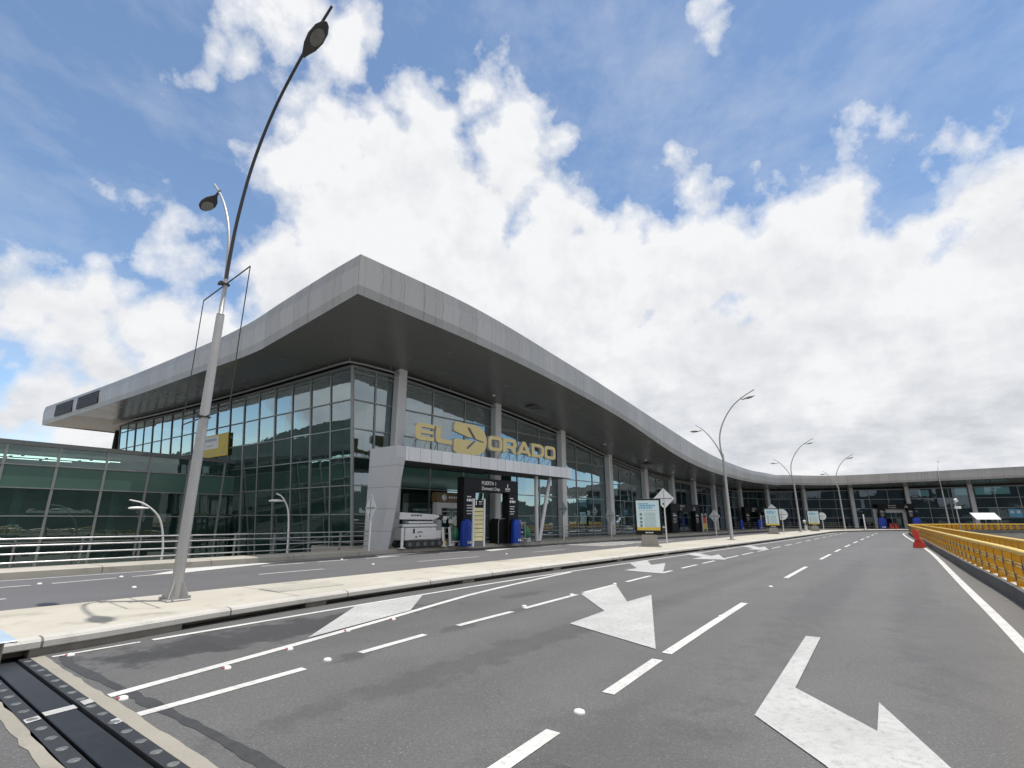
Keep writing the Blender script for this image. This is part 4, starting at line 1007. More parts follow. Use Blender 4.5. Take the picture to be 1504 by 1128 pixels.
# white tracked lift under the portal
o3 = Vector(on_line(622, 27.9)); t = thing('boom_lift', 'white tracked boom lift parked under the entrance portal', 'boom lift', o3, ang); t.scale = (1, 1, .87)
X, Y = Vector((1, 0, 0)), Vector((0, 1, 0))
for sy in (-.42, .42):
    mb = MB(); tr_ = rr(-1.55, 0.02, .95, .42, .2); mb.prism(tr_, (0, sy + .14, 0), (X, UP, -Y), .28); mb.build('track', 'machine_dark', t)
    mb = MB()
    for k in range(5): mb.tube([(-1.3 + .5 * k, sy - .16, .21), (-1.3 + .5 * k, sy + .16, .21)], .12, 12)
    mb.build('track_wheel', 'mullion_dark', t)
mb = MB(); mb.box((-.5, 0, .78), (2.1, .95, .72), None, .05); mb.box((.75, 0, .72), (.5, .8, .5), None, .04); bd = mb.build('body', 'machine_white', t)
mb = MB(); mb.box((-.75, -.482, .78), (.9, .012, .6), None, .004); dr = mb.build('hatch', 'machine_white', t)
mb = MB()
for k, (x, z) in enumerate(((-1.02, .95), (-.72, .88), (-.55, .9), (-.6, .66), (-.85, .62))): mb.box((x, -.492, z), (.12, .01, .07 if k else .26))
mb.build('decal', 'machine_dark', t)
mb = MB(); mb.box((-.4, 0, 1.26), (2.3, .5, .16), None, .03); mb.box((-.2, .1, 1.45), (1.7, .34, .14), None, .02); mb.build('lower_boom', 'machine_white', t)
mb = MB(); mb.prism([(-1.75, 1.62), (-1.7, 2.02), (.9, 1.9), (1.0, 1.76), (.6, 1.60)], (0, .17, 0), (X, UP, -Y), .34); bm_ = mb.build('boom', 'machine_white', t)
mb = MB(); rnd = random.Random(9); bars(mb, Vector((-1.0, -.172, 1.80)), (X, UP, -Y), [(0, 0, .75, .10)], rnd); mb.build('lettering', 'ink', t)
mb = MB(); mb.tube([(.85, 0, 1.84), (1.12, 0, 1.80), (1.3, 0, 1.62)], [.12, .10, .08], 10); mb.tube([(1.1, -.2, 1.75), (1.1, .2, 1.75)], .14, 12); mb.build('jib_knuckle', 'machine_dark', t)
mb = MB(); mb.box((1.42, 0, 1.68), (.34, .3, .26), None, .04); mb.build('jib_head', 'machine_white', t)
for x, y in ((-1.75, -.5), (1.05, -.5), (1.62, -.4)):
    mb = MB(); mb.beam((x, y, .06), (x + (.03 if x < 0 else -.05), y * .9, 1.15), .13, .13)
    mb.lathe([(0, .0), (.2, .0), (.2, .04), (.06, .07), (0, .07)], (x, y, 0), 14); mb.build('outrigger', 'machine_white', t)
mb = MB()
for z in (.35, .75, 1.1): mb.beam((1.0, -.35, z), (2.3, -.35, z), .04, .05)
for x in (1.25, 1.8, 2.3): mb.beam((x, -.35, .15), (x, -.35, 1.15), .04, .05)
mb.box((1.6, 0, .18), (1.3, .7, .06)); mb.build('basket', 'mullion', t)
# carts with green bags
def cart(label, loc, rz):
    t = thing('cleaning_cart', label, 'cleaning cart', loc, rz, 'carts with green bags')
    mb = MB(); mb.box((0, 0, .22), (.62, .42, .08), None, .02); mb.tube([(-.28, 0, .22), (-.34, 0, 1.0), (-.2, 0, 1.06)], .018, 6); mb.tube([(.28, .15, .22), (.3, .15, .95)], .018, 6); mb.build('frame', 'machine_white', t)
    for x in (-.24, .24):
        for y in (-.17, .17):
            mb = MB(); mb.tube([(x, y - .03, .09), (x, y + .03, .09)], .09, 12); mb.build('wheel', 'white_paint', t)
    mb = MB(); n = 12; prof_ = [(.10, .27), (.19, .34), (.22, .55), (.20, .78), (.13, .92), (.07, 1.0), (.12, 1.05)]
    mb.lathe(prof_, (.06, 0, 0), n); mb.v = [(x * (1 + .18 * math.sin(5 * z * 6 + 3 * math.atan2(y, x))), y * (1 + .15 * math.sin(4 * math.atan2(y, x) + z * 9)), z) for x, y, z in mb.v]; mb.build('bag', 'green_bag', t)
    return t
c1 = cart('small white cart with green bag between the lift and the blue cover', on_line(668, 29.2), ang)
dup(c1, None, on_line(773, 33.6), ang + .4, 'small white cart with green bag right of the first arch')
t = thing('trolley', 'small yellow wheeled trolley at the end of the boom lift', 'trolley', on_line(650, 28.6), ang)
mb = MB(); mb.tube([(0, -.12, .16), (0, -.2, .16)], .16, 14); mb.tube([(0, .12, .16), (0, .2, .16)], .16, 14); mb.build('wheel', 'poster_yellow', t)
mb = MB(); mb.tube([(0, -.1, .16), (.05, -.1, .9), (.05, .1, .9), (0, .1, .16)], .025, 6); mb.box((.02, 0, .5), (.05, .2, .4)); mb.build('frame', 'yellow_paint', t)
# steel guard rails along the road facade
def guard(label, pts, zs, every):
    t = thing('guard_rail', label, 'guard rail', (*pts[0], .2), 0, 'guard rails along the terminal front')
    for z in zs:
        mb = MB(); mb.tube([(p[0], p[1], z) for p in pts], .025, 7); mb.build('rail', 'rail_steel', t, True)
    for a, b_ in zip(pts, pts[1:]):
        n = max(1, int((Vector(b_) - Vector(a)).length / every))
        for k in range(n):
            p = Vector(a).lerp(Vector(b_), k / n); mb = MB(); mb.tube([(p.x, p.y, .2), (p.x, p.y, max(zs))], .03, 6); mb.build('post', 'rail_post', t, True)
def fpts(L0, L1_, off, n=6): return [tuple(RF(L0 + (L1_ - L0) * i / n)[0] + RF(L0 + (L1_ - L0) * i / n)[1] * off) for i in range(n + 1)]
guard('low steel guard rail between the portal post and the first poster stand', fpts(15.2, 33, 1.1), (1.05, .8, .5), 1.8)
guard('long dark guard rail along the far curved glass front', fpts(60, 92, 1.8, 14), (1.15, .85, .55), 2.2)
# ---------------------------------------------------------------- double-armed street lamps
def head(mb, lens, c, dirv, up, L=.78):
    d = dirv.normalized(); s = d.cross(up).normalized(); u = s.cross(d)
    st = [(0, .035, .035), (.12, .07, .05), (.3, .135, .08), (.55, .17, .095), (.8, .145, .08), (.95, .08, .05), (1, .02, .02)]; n = 12; vs = []
    for f, w, h in st:
        for k in range(n):
            a = 2 * math.pi * k / n; vs.append(Vector(c) + d * (f * L) + s * (w * math.cos(a)) + u * (h * math.sin(a) * (1 if math.sin(a) > 0 else .45)))
    mb.add(vs, [(i * n + k, i * n + (k + 1) % n, (i + 1) * n + (k + 1) % n, (i + 1) * n + k) for i in range(len(st) - 1) for k in range(n)], smooth=True)
    lens.prism([(.12 * math.cos(2 * math.pi * k / 14), .2 * math.sin(2 * math.pi * k / 14)) for k in range(14)], Vector(c) + d * (.6 * L) - u * .035, (s, d, -u), .025)
GL = 'double armed street lamps along the median'
def lamp_arms(z0=6.2):
    tall = [(0, z0), (0, 7.0), (.1, 8.0), (.42, 9.15), (1.05, 10.2), (1.85, 10.95), (2.55, 11.42), (3.0, 11.68)]
    short = [(0, z0 - .1), (-.10, 7.1), (-.34, 7.9), (-.75, 8.6), (-1.2, 9.15), (-1.6, 9.55)]
    return tall, short
def cat3(pts, n=6): return [(p.x, p.y, 0) for p in catmull(pts, n)]
lp = thing('street_lamp', 'tall double armed street lamp with banner frame, nearest the camera on the median', 'street lamp', (-6.04, 9.71, .2), math.atan2(N2.y, N2.x), GL)
# local x = towards the main road
mb = MB(); mb.tube([(0, 0, 0), (0, 0, .4), (0, 0, 3.0), (0, 0, 5.45), (0, 0, 5.5)], [.098, .094, .088, .076, .068], 16)
mb.tube([(0, 0, 5.5), (0, 0, 5.52), (0, 0, 6.3)], [.076, .046, .040], 14); mb.build('pole', 'galvanised', lp)
mb = MB(); mb.box((0, 0, .015), (.38, .38, .03), None, .005)
for k in range(4):
    a = math.pi / 2 * k + math.pi / 4; d = Vector((math.cos(a), math.sin(a), 0)); s_ = Vector((-d.y, d.x, 0))
    mb.prism([(.085, .03), (.24, .03), (.22, .09), (.088, .34)], -s_ * .008, (d, UP, s_), .016)
    mb.tube([d * .22 + s_ * .07 + Vector((0, 0, .03)), d * .22 + s_ * .07 + Vector((0, 0, .075))], .018, 6)
mb.build('base', 'galvanised', lp)
tall, short = lamp_arms(6.05)
P = catmull([Vector(q) for q in tall], 6); mb = MB(); mb.tube([(p.x, 0, p.y - .2) for p in P], [.038 - .012 * i / len(P) for i in range(len(P))], 12); ta = mb.build('tall_arm', 'lamp_dark', lp)
P = catmull([Vector(q) for q in short], 6); mb = MB(); mb.tube([(p.x, 0, p.y - .2) for p in P], [.034 - .008 * i / len(P) for i in range(len(P))], 12); mb.build('short_arm', 'galvanised', lp)
mb, le = MB(), MB(); c = Vector((2.05, 0, 10.82)); head(mb, le, c, Vector((1, 0, .42)), UP, .88); h = mb.build('lamp_head', 'lamp_dark', lp); le.build('lens', 'lamp_lens', h)
mb, le = MB(), MB(); c = Vector((-1.36, 0, 8.92)); head(mb, le, c, Vector((-1, 0, -.12)), UP, .74); mb.tube([(-1.16, 0, 8.98), (-1.4, 0, 8.92)], .03, 7); h = mb.build('lamp_head', 'lamp_dark', lp); le.build('lens', 'lamp_lens', h)
mb = MB()                                           # banner frame: two rods, cords and clamps
zA, zB = 6.18, 3.34
mb.tube([(-1.16, .05, zA - .03), (1.16, -.05, zA + .03)], .014, 6); mb.tube([(-1.16, .05, zB - .02), (1.16, -.05, zB + .02)], .014, 6)
for x in (-1.16, 1.16): mb.tube([(x, -.043 * x, zA + .026 * x), (x * .985, -.043 * x, (zA + zB) / 2), (x, -.043 * x, zB + .017 * x)], .010, 5)
for z, r in ((zA, .07), (zB, .10)):
    mb.tube([(r * math.cos(a), r * math.sin(a), z) for a in [2 * math.pi * k / 12 for k in range(12)]], .02, 6, closed=True); mb.box((0, -r - .03, z), (.14, .05, .06))
mb.build('banner_frame', 'bar_dark', lp)
def simple_lamp():
    t = thing('street_lamp', 'slim double armed street lamp before the curved eave, second from the camera', 'street lamp', (15.7, 37.6, .2), math.atan2(N2.y, N2.x), GL)
    mb = MB(); mb.tube([(0, 0, 0), (0, 0, .1), (0, 0, 5.4), (0, 0, 6.1)], [.16, .125, .09, .07], 12); mb.box((0, 0, .02), (.55, .55, .04)); mb.build('pole', 'galvanised', t)
    tl = [(0, 6.0), (-.12, 7.0), (0, 8.0), (.45, 9.0), (1.15, 9.9), (2.0, 10.5), (2.7, 10.85)]; sh_ = [(0, 5.9), (-.3, 6.8), (-.8, 7.7), (-1.3, 8.3), (-1.8, 8.7)]
    P = catmull([Vector(q) for q in tl], 5); mb = MB(); mb.tube([(p.x, 0, p.y - .2) for p in P], [.058 - .022 * i / len(P) for i in range(len(P))], 8); mb.build('tall_arm', 'galvanised', t)
    P = catmull([Vector(q) for q in sh_], 5); mb = MB(); mb.tube([(p.x, 0, p.y - .2) for p in P], [.05 - .02 * i / len(P) for i in range(len(P))], 8); mb.build('short_arm', 'galvanised', t)
    mb, le = MB(), MB(); head(mb, le, Vector((1.75, 0, 10.0)), Vector((1, 0, .2)), UP, .95); mb.tube([(1.75, 0, 10.05), (1.7, 0, 10.2)], .03, 6); h = mb.build('lamp_head', 'galvanised', t); le.build('lens', 'lamp_lens', h)
    mb, le = MB(), MB(); head(mb, le, Vector((-1.35, 0, 8.0)), Vector((-1, 0, 0)), UP, .9); h = mb.build('lamp_head', 'galvanised', t); le.build('lens', 'lamp_lens', h)
    return t
l2 = simple_lamp()
an2 = math.atan2(N2.y, N2.x)
dup(l2, None, (33.4, 60.7, .2), an2, 'slim double armed street lamp right of the second poster stand')
dup(l2, None, (48.3, 76.0, .2), an2 - .3, 'slim double armed street lamp left of the farthest black arch')
dup(l2, None, (65.4, 78.2, .2), an2 + 1.4, 'slim street lamp behind the yellow railing on the far right')
# low curved lamps on the lower street behind the railing
def low_lamp(label, x, dist, ztop, sc):
    loc = on_line(x, dist); t = thing('curved_lamp', label, 'street lamp', (loc[0], loc[1], -6.5), math.atan2(D2.y, D2.x), 'curved white lamps behind the steel railing')
    H_ = ztop + 6.5
    P = catmull([Vector(q) for q in ((0, 0), (0, H_ - 3.2), (-.05, H_ - 1.9), (-.32 * sc, H_ - .8), (-.9 * sc, H_ - .18), (-1.45 * sc, H_))], 6)
    mb = MB(); mb.tube([(p.x, 0, p.y) for p in P], [.05 - .018 * i / len(P) for i in range(len(P))], 10); mb.build('pole', 'white_paint', t)
    mb, le = MB(), MB(); head(mb, le, Vector((-.75 * sc, 0, H_ - .36)), Vector((-1, 0, -.02)), UP, .8); h = mb.build('lamp_head', 'white_paint', t); le.build('lens', 'lamp_lens', h)
low_lamp('low curved white lamp behind the railing before the annex glass', 247, 24.5, 2.45, 1.15)
low_lamp('low curved white lamp behind the railing near the terminal corner', 427, 26.5, 2.85, .62)
# ---------------------------------------------------------------- round and diamond signs
def sign_post(label, loc, rz, shape, size, zc, group='blank backed road signs on white posts', tilt=0.0, z0=0.0, backbars=True):
    t = thing('road_sign', label, 'road sign', loc, rz, group)
    mb = MB(); mb.tube([(0, .03, z0), (0, .03, zc + size * .3)], .035, 8); mb.build('post', 'white_paint', t)
    if shape == 'd': poly = [(0, -size / 2), (size / 2, 0), (0, size / 2), (-size / 2, 0)]
    else: poly = [(size / 2 * math.cos(2 * math.pi * k / 28), size / 2 * math.sin(2 * math.pi * k / 28)) for k in range(28)]
    mb = MB(); mb.prism(poly, (0, -.012, zc), (X, UP, -Y), .012); pl = mb.build('plate', 'sign_back', t)
    if backbars:
        mb = MB(); mb.beam((-size * .40, -.034, zc), (size * .40, -.034, zc), .018, .05); mb.beam((0, -.034, zc - size * .42), (0, -.034, zc + size * .42), .014, .04)
        mb.build('stiffener', 'mullion', pl)
        mb = MB(); mb.box((-size * .05, -.028, zc - size * .26), (size * .07, .006, size * .09)); mb.build('sticker', 'ink', pl)
    return t
def sgn(label, x, y, shape, rz, size, ytop, z=.2, dist=None, **kw):
    if dist is None:
        g = at(x, y, z)
    else: g = on_line(x, dist)[:2]
    d = Vector(g).length; zc = 1.6 + (763 - ytop) / 766 * g[1] - z - size / 2
    return sign_post(label, (g[0], g[1], z), rz, shape, size, zc, **kw)
sgn('narrow diamond road sign seen edgewise left of the portal pylon', 544, 805.5, 'd', -.92, 1.3, 726, dist=24.2)
sgn('half hidden diamond road sign by the portal post under the beam end', 828, 793, 'd', -1.05, 1.15, 736)
sgn('round road sign on white post before a grey facade column', 898, 790, 'r', -1.0, .95, 749)
sgn('large diamond road sign seen from behind, right of the first poster stand', 980, 799, 'd', -.10, 1.22, 718)
sgn('small diamond road sign by the column behind the second street lamp', 1050, 785.5, 'd', -1.05, 1.15, 749, dist=47)
sgn('tilted diamond road sign overlapping a round one at the second poster stand', 1136, 784, 'd', -.35, 1.35, 741, dist=53.5)
sgn('round road sign overlapping a diamond one at the second poster stand', 1149, 784, 'r', -.3, 1.08, 748, dist=52.5)
sgn('round road sign beside the third poster stand', 1208, 780, 'r', -.3, .95, 753, dist=68)
t = thing('marker_post', 'plain white marker post left of the farthest arch', 'marker post', on_line(1269, 73)); mb = MB(); mb.tube([(0, 0, 0), (0, 0, 2.1)], .09, 10); mb.box((0, 0, .03), (.4, .4, .06)); mb.build('post', 'white_paint', t)
t = thing('bollard', 'white bollard with round head left of the third poster stand', 'bollard', on_line(1182, 67)); mb = MB(); mb.tube([(0, 0, 0), (0, 0, .65)], .16, 12); mb.build('foot', 'white_paint', t); mb = MB(); mb.lathe([(0, .95), (.12, 1.0), (.18, 1.15), (.14, 1.3), (0, 1.36)], (-.1, 0, 0), 12); mb.tube([(0, 0, .6), (-.06, 0, 1.0)], .05, 8); mb.build('head', 'white_paint', t)
# ---------------------------------------------------------------- poster stands
GP = 'poster stands on the median'
def poster(label, loc, rz):
    t = thing('poster_stand', label, 'poster stand', loc, rz, GP)
    mb = MB(); mb.prism([(-.46, .05), (.46, .05), (.37, .62), (-.37, .62)], (0, .16, 0), (X, UP, -Y), .32); mb.build('pedestal', 'pedestal', t)
    mb = MB(); mb.box((0, 0, .025), (1.15, .6, .05), None, .01); mb.build('base_plate', 'pedestal', t)
    mb = MB(); mb.box((0, 0, 1.55), (1.40, .20, 1.88), None, .02); cs = mb.build('case', 'black_satin', t)
    mb = MB(); mb.box((0, -.104, 1.62), (1.20, .012, 1.56)); pp = mb.build('poster', 'poster_blue', t)
    ax = (X, UP, -Y); o = Vector((0, -.112, 0)); rnd = random.Random(5)
    mb = MB(); bars(mb, o, ax, [(-.46, 2.20, .5, .05), (-.46, 2.08, .85, .09), (-.46, 1.96, .7, .09)], rnd); mb.build('title', 'title_blue', pp)
    mb = MB(); bars(mb, o, ax, [(-.46, 1.86, .88, .025)] + [(-.2, z - .06 * k, .6, .028) for z in (1.72, 1.52, 1.32, 1.14) for k in range(3)], rnd); mb.build('print', 'text_grey', pp)
    for z in (1.67, 1.46, 1.26, 1.08):
        mb = MB(); mb.tube([(-.37 + .06 * math.cos(a), -.112, z + .06 * math.sin(a)) for a in [2 * math.pi * k / 12 for k in range(12)]], .012, 4, closed=True); mb.box((-.37, -.113, z), (.06, .006, .05)); mb.build('icon', 'ink', pp)
    mb = MB(); mb.box((0, -.110, .92), (1.20, .012, .15)); mb.build('footer', 'poster_yellow', pp)
    mb = MB(); bars(mb, Vector((0, -.105, 0)), ax, [(-.18, .70, .4, .05)], rnd); mb.build('lettering', 'text_white', cs)
    return t
g = at(955, 803, .2)
ps = poster('pale blue poster stand with yellow footer, left of the large diamond sign', (g[0], g[1], .2), -.32)
dup(ps, None, (*on_line(1134, 52.2)[:2], .2), -.35, 'pale blue poster stand before a round and a diamond sign')
dup(ps, None, (*on_line(1195, 65.5)[:2], .2), -.4, 'small distant poster stand beside a round sign, farthest of the row')
# ---------------------------------------------------------------- yellow railing on the right
def yfence(label, of, s0, s1, step, z0, zt_, fin, rails, maxp=96):
    t = thing('yellow_railing', label, 'railing', (*W(12, of(12)), z0), 0, 'yellow railings beside the road')
    ss = [s0 + i * 1.0 for i in range(int(s1 - s0) + 1)]
    mb = MB(); mb.tube([(*W(s, of(s)), zt_) for s in ss], .052, 10); mb.build('top_rail', 'yellow_pipe', t, True)
    for z in rails:
        mb = MB()
        for dz in (-.03, .03): mb.tube([(*W(s, of(s) - .02), z + dz) for s in ss], .017, 6)
        mb.build('rail', 'yellow_pipe', t, True)
    s = s0; k = 0; rest = MB()
    order = []
    while s < s1: order.append(s); s += step
    order = [q for q in order if q >= 0] + [q for q in order if q < 0][::-1]
    for s in order:
        p = W(s, of(s)); q = W(s + .1, of(s + .1)); tg = (Vector(q) - Vector(p)).normalized(); n = Vector((tg.y, -tg.x))
        mb = MB() if k < maxp else rest
        ax = (rot2(n), UP, rot2(tg)); h = zt_ - z0
        mb.prism([(-.05, 0), (fin, 0), (fin + .02, h * .5), (fin - .03, h - .02), (.0, h - .03), (-.05, h * .6)], Vector((*p, z0)), ax, .014)
        mb.box(Vector((*p, z0 + .012)) + rot2(n) * (fin / 2), (.16, fin + .12, .024), (rot2(tg), rot2(n), UP))
        mb.tube([Vector((*p, z0 + .03)) + rot2(n) * -.052, Vector((*p, z0 + h * .6)) + rot2(n) * -.056, Vector((*p, z0 + h - .05)) + rot2(n) * -.03], .007, 5, mi=1)
        for z in list(rails):
            r = .05
            mb.tube([Vector((*p, z)) + rot2(n) * (-.02 + r * math.cos(a) * .6) + UP * (r * math.sin(a)) for a in [2 * math.pi * j / 8 for j in range(8)]], .009, 4, closed=True, mi=1)
        if k < maxp: mb.build('post', ['yellow_paint', 'mullion_dark'], t, True)
        k += 1
    if rest.v: tag(rest.build('far_posts', ['yellow_paint', 'mullion_dark'], t, True), kind='stuff')
yfence('yellow steel railing of close fins on the shaded right kerb', lambda s: kr(s) + .12, -6, 128, 1.09, .3, 1.0, .36, (.74, .49))
yfence('second yellow railing beyond the narrow slot on the right', lambda s: kr(s) + 1.36, -4, 78, 1.09, .22, .98, .26, (.7,))
# ---------------------------------------------------------------- red barrier
g = at(1351, 804.5); t = thing('traffic_barrier', 'red plastic traffic barrier standing at the yellow railing', 'traffic barrier', (g[0], g[1], 0), math.atan2(D2.y, D2.x) - .06); t.scale = (.8, .8, .88)
sect = [(-.34, 0), (.34, 0), (.36, .12), (.30, .30), (.17, .52), (.15, .60), (-.15, .60), (-.17, .52), (-.30, .30), (-.36, .12)]
mb = MB(); mb.prism([(y, z) for y, z in sect], (-.45, 0, 0), (Y, UP, X), .9); mb.build('base', 'red_plastic', t)
mb = MB(); mb.prism(rr(-.17, .60, .17, 1.14, .06), (-.38, .08, 0), (Y, UP, X), .74); mb.build('upper_block', 'red_plastic', t)
mb = MB(); mb.tube([(-.46, 0, .42), (-.50, 0, .42)], .06, 10); mb.tube([(0, .08, 1.13), (0, .08, 1.17)], .06, 10); mb.build('plug', 'ink', t)
for i, (x, lab) in enumerate(((1307, 'small red barrier in the farthest doorway, left one'), (1314, 'small red barrier in the farthest doorway, right one'))):
    c = dup(t, None, (*on_line(x, 82.5)[:2], .2), 1.2, lab)
    c['group'] = 'red barriers in the far doorway'; c.scale = (.6, .7, .7)
# ---------------------------------------------------------------- camera mast, shelter, blue notice on the far side
loc = (*on_line(1408, 66)[:2], .3); t = thing('camera_mast', 'grey mast with two white floodlights behind the yellow railing', 'light mast', loc)
mb = MB(); mb.tube([(0, 0, 0), (0, 0, 3.4)], .075, 10); mb.box((0, 0, .02), (.4, .4, .04)); mb.build('mast', 'galvanised', t)
mb = MB(); mb.box((.1, -.15, 2.75), (.75, .28, .3), None, .05); mb.tube([(-.3, 0, 2.7), (.45, 0, 2.7)], .04, 6); mb.build('floodlight', 'white_paint', t)
mb = MB(); mb.box((.1, -.1, 3.65), (.36, .3, .42), (Vector((.9, 0, .43)), Y, Vector((-.43, 0, .9))), .05); mb.tube([(0, 0, 3.35), (.08, -.05, 3.5)], .04, 6); mb.tube([(-.15, 0, 3.38), (.1, 0, 3.38)], .03, 6); mb.build('floodlight', 'white_paint', t)
loc = (*on_line(1448, 72.0)[:2], .2); t = thing('bus_shelter', 'white twin roofed shelter on posts across the far road bend', 'shelter', loc, -.08); t.scale = (.72, .85, .95)
for sx in (-1, 1):
    mb = MB(); a, b_ = (.04, 2.2) if sx > 0 else (-2.2, -.04)
    mb.add([(a, -.6, 1.45), (b_, -.6, 1.45), (b_, .5, 2.35), (a, .5, 2.35), (a, -.6, 1.50), (b_, -.6, 1.50), (b_, .5, 2.42), (a, .5, 2.42)], [(0, 1, 2, 3), (4, 7, 6, 5), (0, 4, 5, 1), (1, 5, 6, 2), (2, 6, 7, 3), (3, 7, 4, 0)])
    for x in (a, (a + b_) / 2, b_): mb.beam((x, -.62, 1.52), (x, .5, 2.44), .05, .05)
    mb.build('roof_panel', 'white_paint', t)
for x in (-2.15, 0, 2.15):
    mb = MB(); mb.tube([(x, .1, 0), (x, .1, 2.0)], .07, 8); mb.tube([(x, .1, 1.9), (x, -.5, 1.5)], .04, 6); mb.build('post', 'galvanised', t)
L_b = facade_u(1494); p, n, tg = RF(L_b); c = p + n * .12; o3 = Vector((c.x, c.y, 2.0)); t = thing('blue_notice', 'blue notice with two pale discs on the far glass front', 'notice', o3)
mb = MB(); mb.box(o3 + UP * .55, (1.5, .04, 1.2), (rot2(tg), rot2(n), UP), .01); mb.build('board', 'title_blue', t, True)
for u in (-.36, .36):
    mb = MB(); mb.prism([(.24 * math.cos(2 * math.pi * k / 18), .24 * math.sin(2 * math.pi * k / 18)) for k in range(18)], o3 + UP * .7 + rot2(tg) * u + rot2(n) * .022, (rot2(tg), UP, rot2(n)), .01); mb.build('disc', 'poster_blue', t, True)
# ---------------------------------------------------------------- road studs
GS, GR = 'white ceramic road studs', 'red faced road studs along the solid line'
def stud(label, x, y, red, group, sc=1.0):
    g = at(x, y); t = thing('road_stud', label, 'road stud', (g[0], g[1], .0), math.atan2(D2.y, D2.x), group)
    mb = MB(); mb.lathe([(.062, .0), (.062, .010), (.052, .024), (.030, .031), (0, .033)], (0, 0, 0), 16); mb.v = [(x_ * 1.0, y_ * 1.15, z_) for x_, y_, z_ in mb.v]; mb.build('dome', 'stud_white', t)
    if red: mb = MB(); mb.box((-.048, 0, .016), (.03, .065, .016), (Vector((.87, 0, .5)), Y, Vector((-.5, 0, .87))), .003); mb.build('reflector', 'stud_red', t)
    t.scale = (sc * .72, sc * .72, sc * .9); return t
for x, y, lab in ((180, 1027, 'red faced road stud nearest the expansion joint'), (333, 982, 'second red faced road stud from the joint on the solid line'), (425, 954, 'red faced road stud before the white hatch mark'), (510, 927, 'red faced road stud at the foot of the white hatch mark'), (577, 910, 'red faced road stud beside the white hatch mark, farthest'), (103, 963, 'red road stud close under the median kerb')):
    stud(lab, x, y, True, GR)
for x, y, lab in ((851, 1047, 'white road stud alone in the lane gap, nearest the camera'), (481, 970, 'white road stud between dashes left of the big arrow'), (770, 891, 'white road stud at a dash end below the hatch mark'), (840, 874, 'white road stud left of the big arrow tail'), (903, 858, 'white road stud behind the big arrow tail'), (985, 957, 'white road stud at the near end of the long dash'), (1060, 906, 'white road stud on top of the long dash'), (1132, 862, 'white road stud beyond the long dash'),
        (58, 858, 'white road stud on the drop-off road, leftmost'), (178, 847.5, 'white road stud on the drop-off road left of the lamp'), (197, 863, 'white road stud mid lane on the drop-off road left of the lamp'), (502, 822, 'white road stud on the drop-off road before the pylon'), (548, 829, 'white road stud mid lane on the drop-off road before the pylon'), (744, 814, 'white road stud on the drop-off road before the first arch')):
    stud(lab, x, y, False, GS, 1.15 if x < 850 and y < 870 else 1.0)
# ---------------------------------------------------------------- sky, sun, camera
SUN = Vector((.172, .022, .985)).normalized()
sd = bpy.data.lights.new('sun', 'SUN'); sd.energy = 4.2; sd.angle = math.radians(.53); sd.color = (1.0, .965, .91)
so = bpy.data.objects.new('sun', sd); COL.objects.link(so); so.rotation_euler = SUN.to_track_quat('Z', 'Y').to_euler(); so.location = (30, 0, 60)
wd = bpy.data.worlds.new('World'); SC.world = wd; wd.use_nodes = True; nt = wd.node_tree; nt.nodes.clear()
out = nd(nt, 'ShaderNodeOutputWorld'); bg = nd(nt, 'ShaderNodeBackground'); STR = .10; bg.inputs[1].default_value = STR; nt.links.new(bg.outputs[0], out.inputs[0])
sky = nd(nt, 'ShaderNodeTexSky'); sky.sky_type = 'NISHITA'; sky.sun_disc = False; sky.sun_elevation = math.asin(SUN.z); sky.sun_rotation = math.atan2(SUN.x, SUN.y); sky.altitude = 2500; sky.air_density = 1.0; sky.dust_density = .6; sky.ozone_density = 2.2
dirv = nd(nt, 'ShaderNodeTexCoord').outputs['Generated']
nv = nd(nt, 'ShaderNodeVectorMath', operation='NORMALIZE'); nt.links.new(dirv, nv.inputs[0]); dirn = nv.outputs[0]
wn = nd(nt, 'ShaderNodeTexNoise'); wn.inputs['Scale'].default_value = 4.5; wn.inputs['Detail'].default_value = 6; wn.inputs['Roughness'].default_value = .6; nt.links.new(dirn, wn.inputs['Vector'])
wv = nd(nt, 'ShaderNodeVectorMath', operation='MULTIPLY_ADD'); nt.links.new(wn.outputs['Color'], wv.inputs[0]); wv.inputs[1].default_value = (.10, .10, .10); 
wsub = nd(nt, 'ShaderNodeVectorMath', operation='SUBTRACT'); nt.links.new(dirn, wsub.inputs[0]); wsub.inputs[1].default_value = (.05, .05, .05); nt.links.new(wsub.outputs[0], wv.inputs[2])
wdir = wv.outputs[0]
BL = [(410,245,60),(475,225,75),(560,245,95),(640,190,75),(622,120,38),(705,140,52),(750,235,88),(815,325,75),(600,350,170),(860,440,140),(940,395,70),(1000,420,120),(1080,380,95),(1150,400,140),(1220,325,65),(1300,400,110),(1420,300,85),(1490,280,85),(1340,360,70),(1480,390,150),(1450,560,200),(1250,550,200),(1000,600,200),(760,480,150),(430,420,95),(1330,700,260),(700,650,300),(330,560,90),
      (40,455,75),(130,465,85),(220,490,90),(300,520,85),(170,560,80),(60,580,60),(20,610,80),(150,640,110),(260,610,80),(40,700,90),(380,480,70),
      (345,20,62),(430,25,75),(505,60,50),(415,90,34),(440,130,26),(265,108,20),(265,385,52),(310,395,42),(135,376,27),(150,280,22),(190,280,22),(240,310,36),(280,300,22),(985,258,34),(1015,290,38),(1050,300,34),(1035,12,22),(1055,45,14),(1240,222,38),(1280,205,28),(1430,178,28),(1480,155,36),(1385,205,30),(1350,222,24),(1110,290,34)]
def unit(v): return Vector(v).normalized()
acc = None
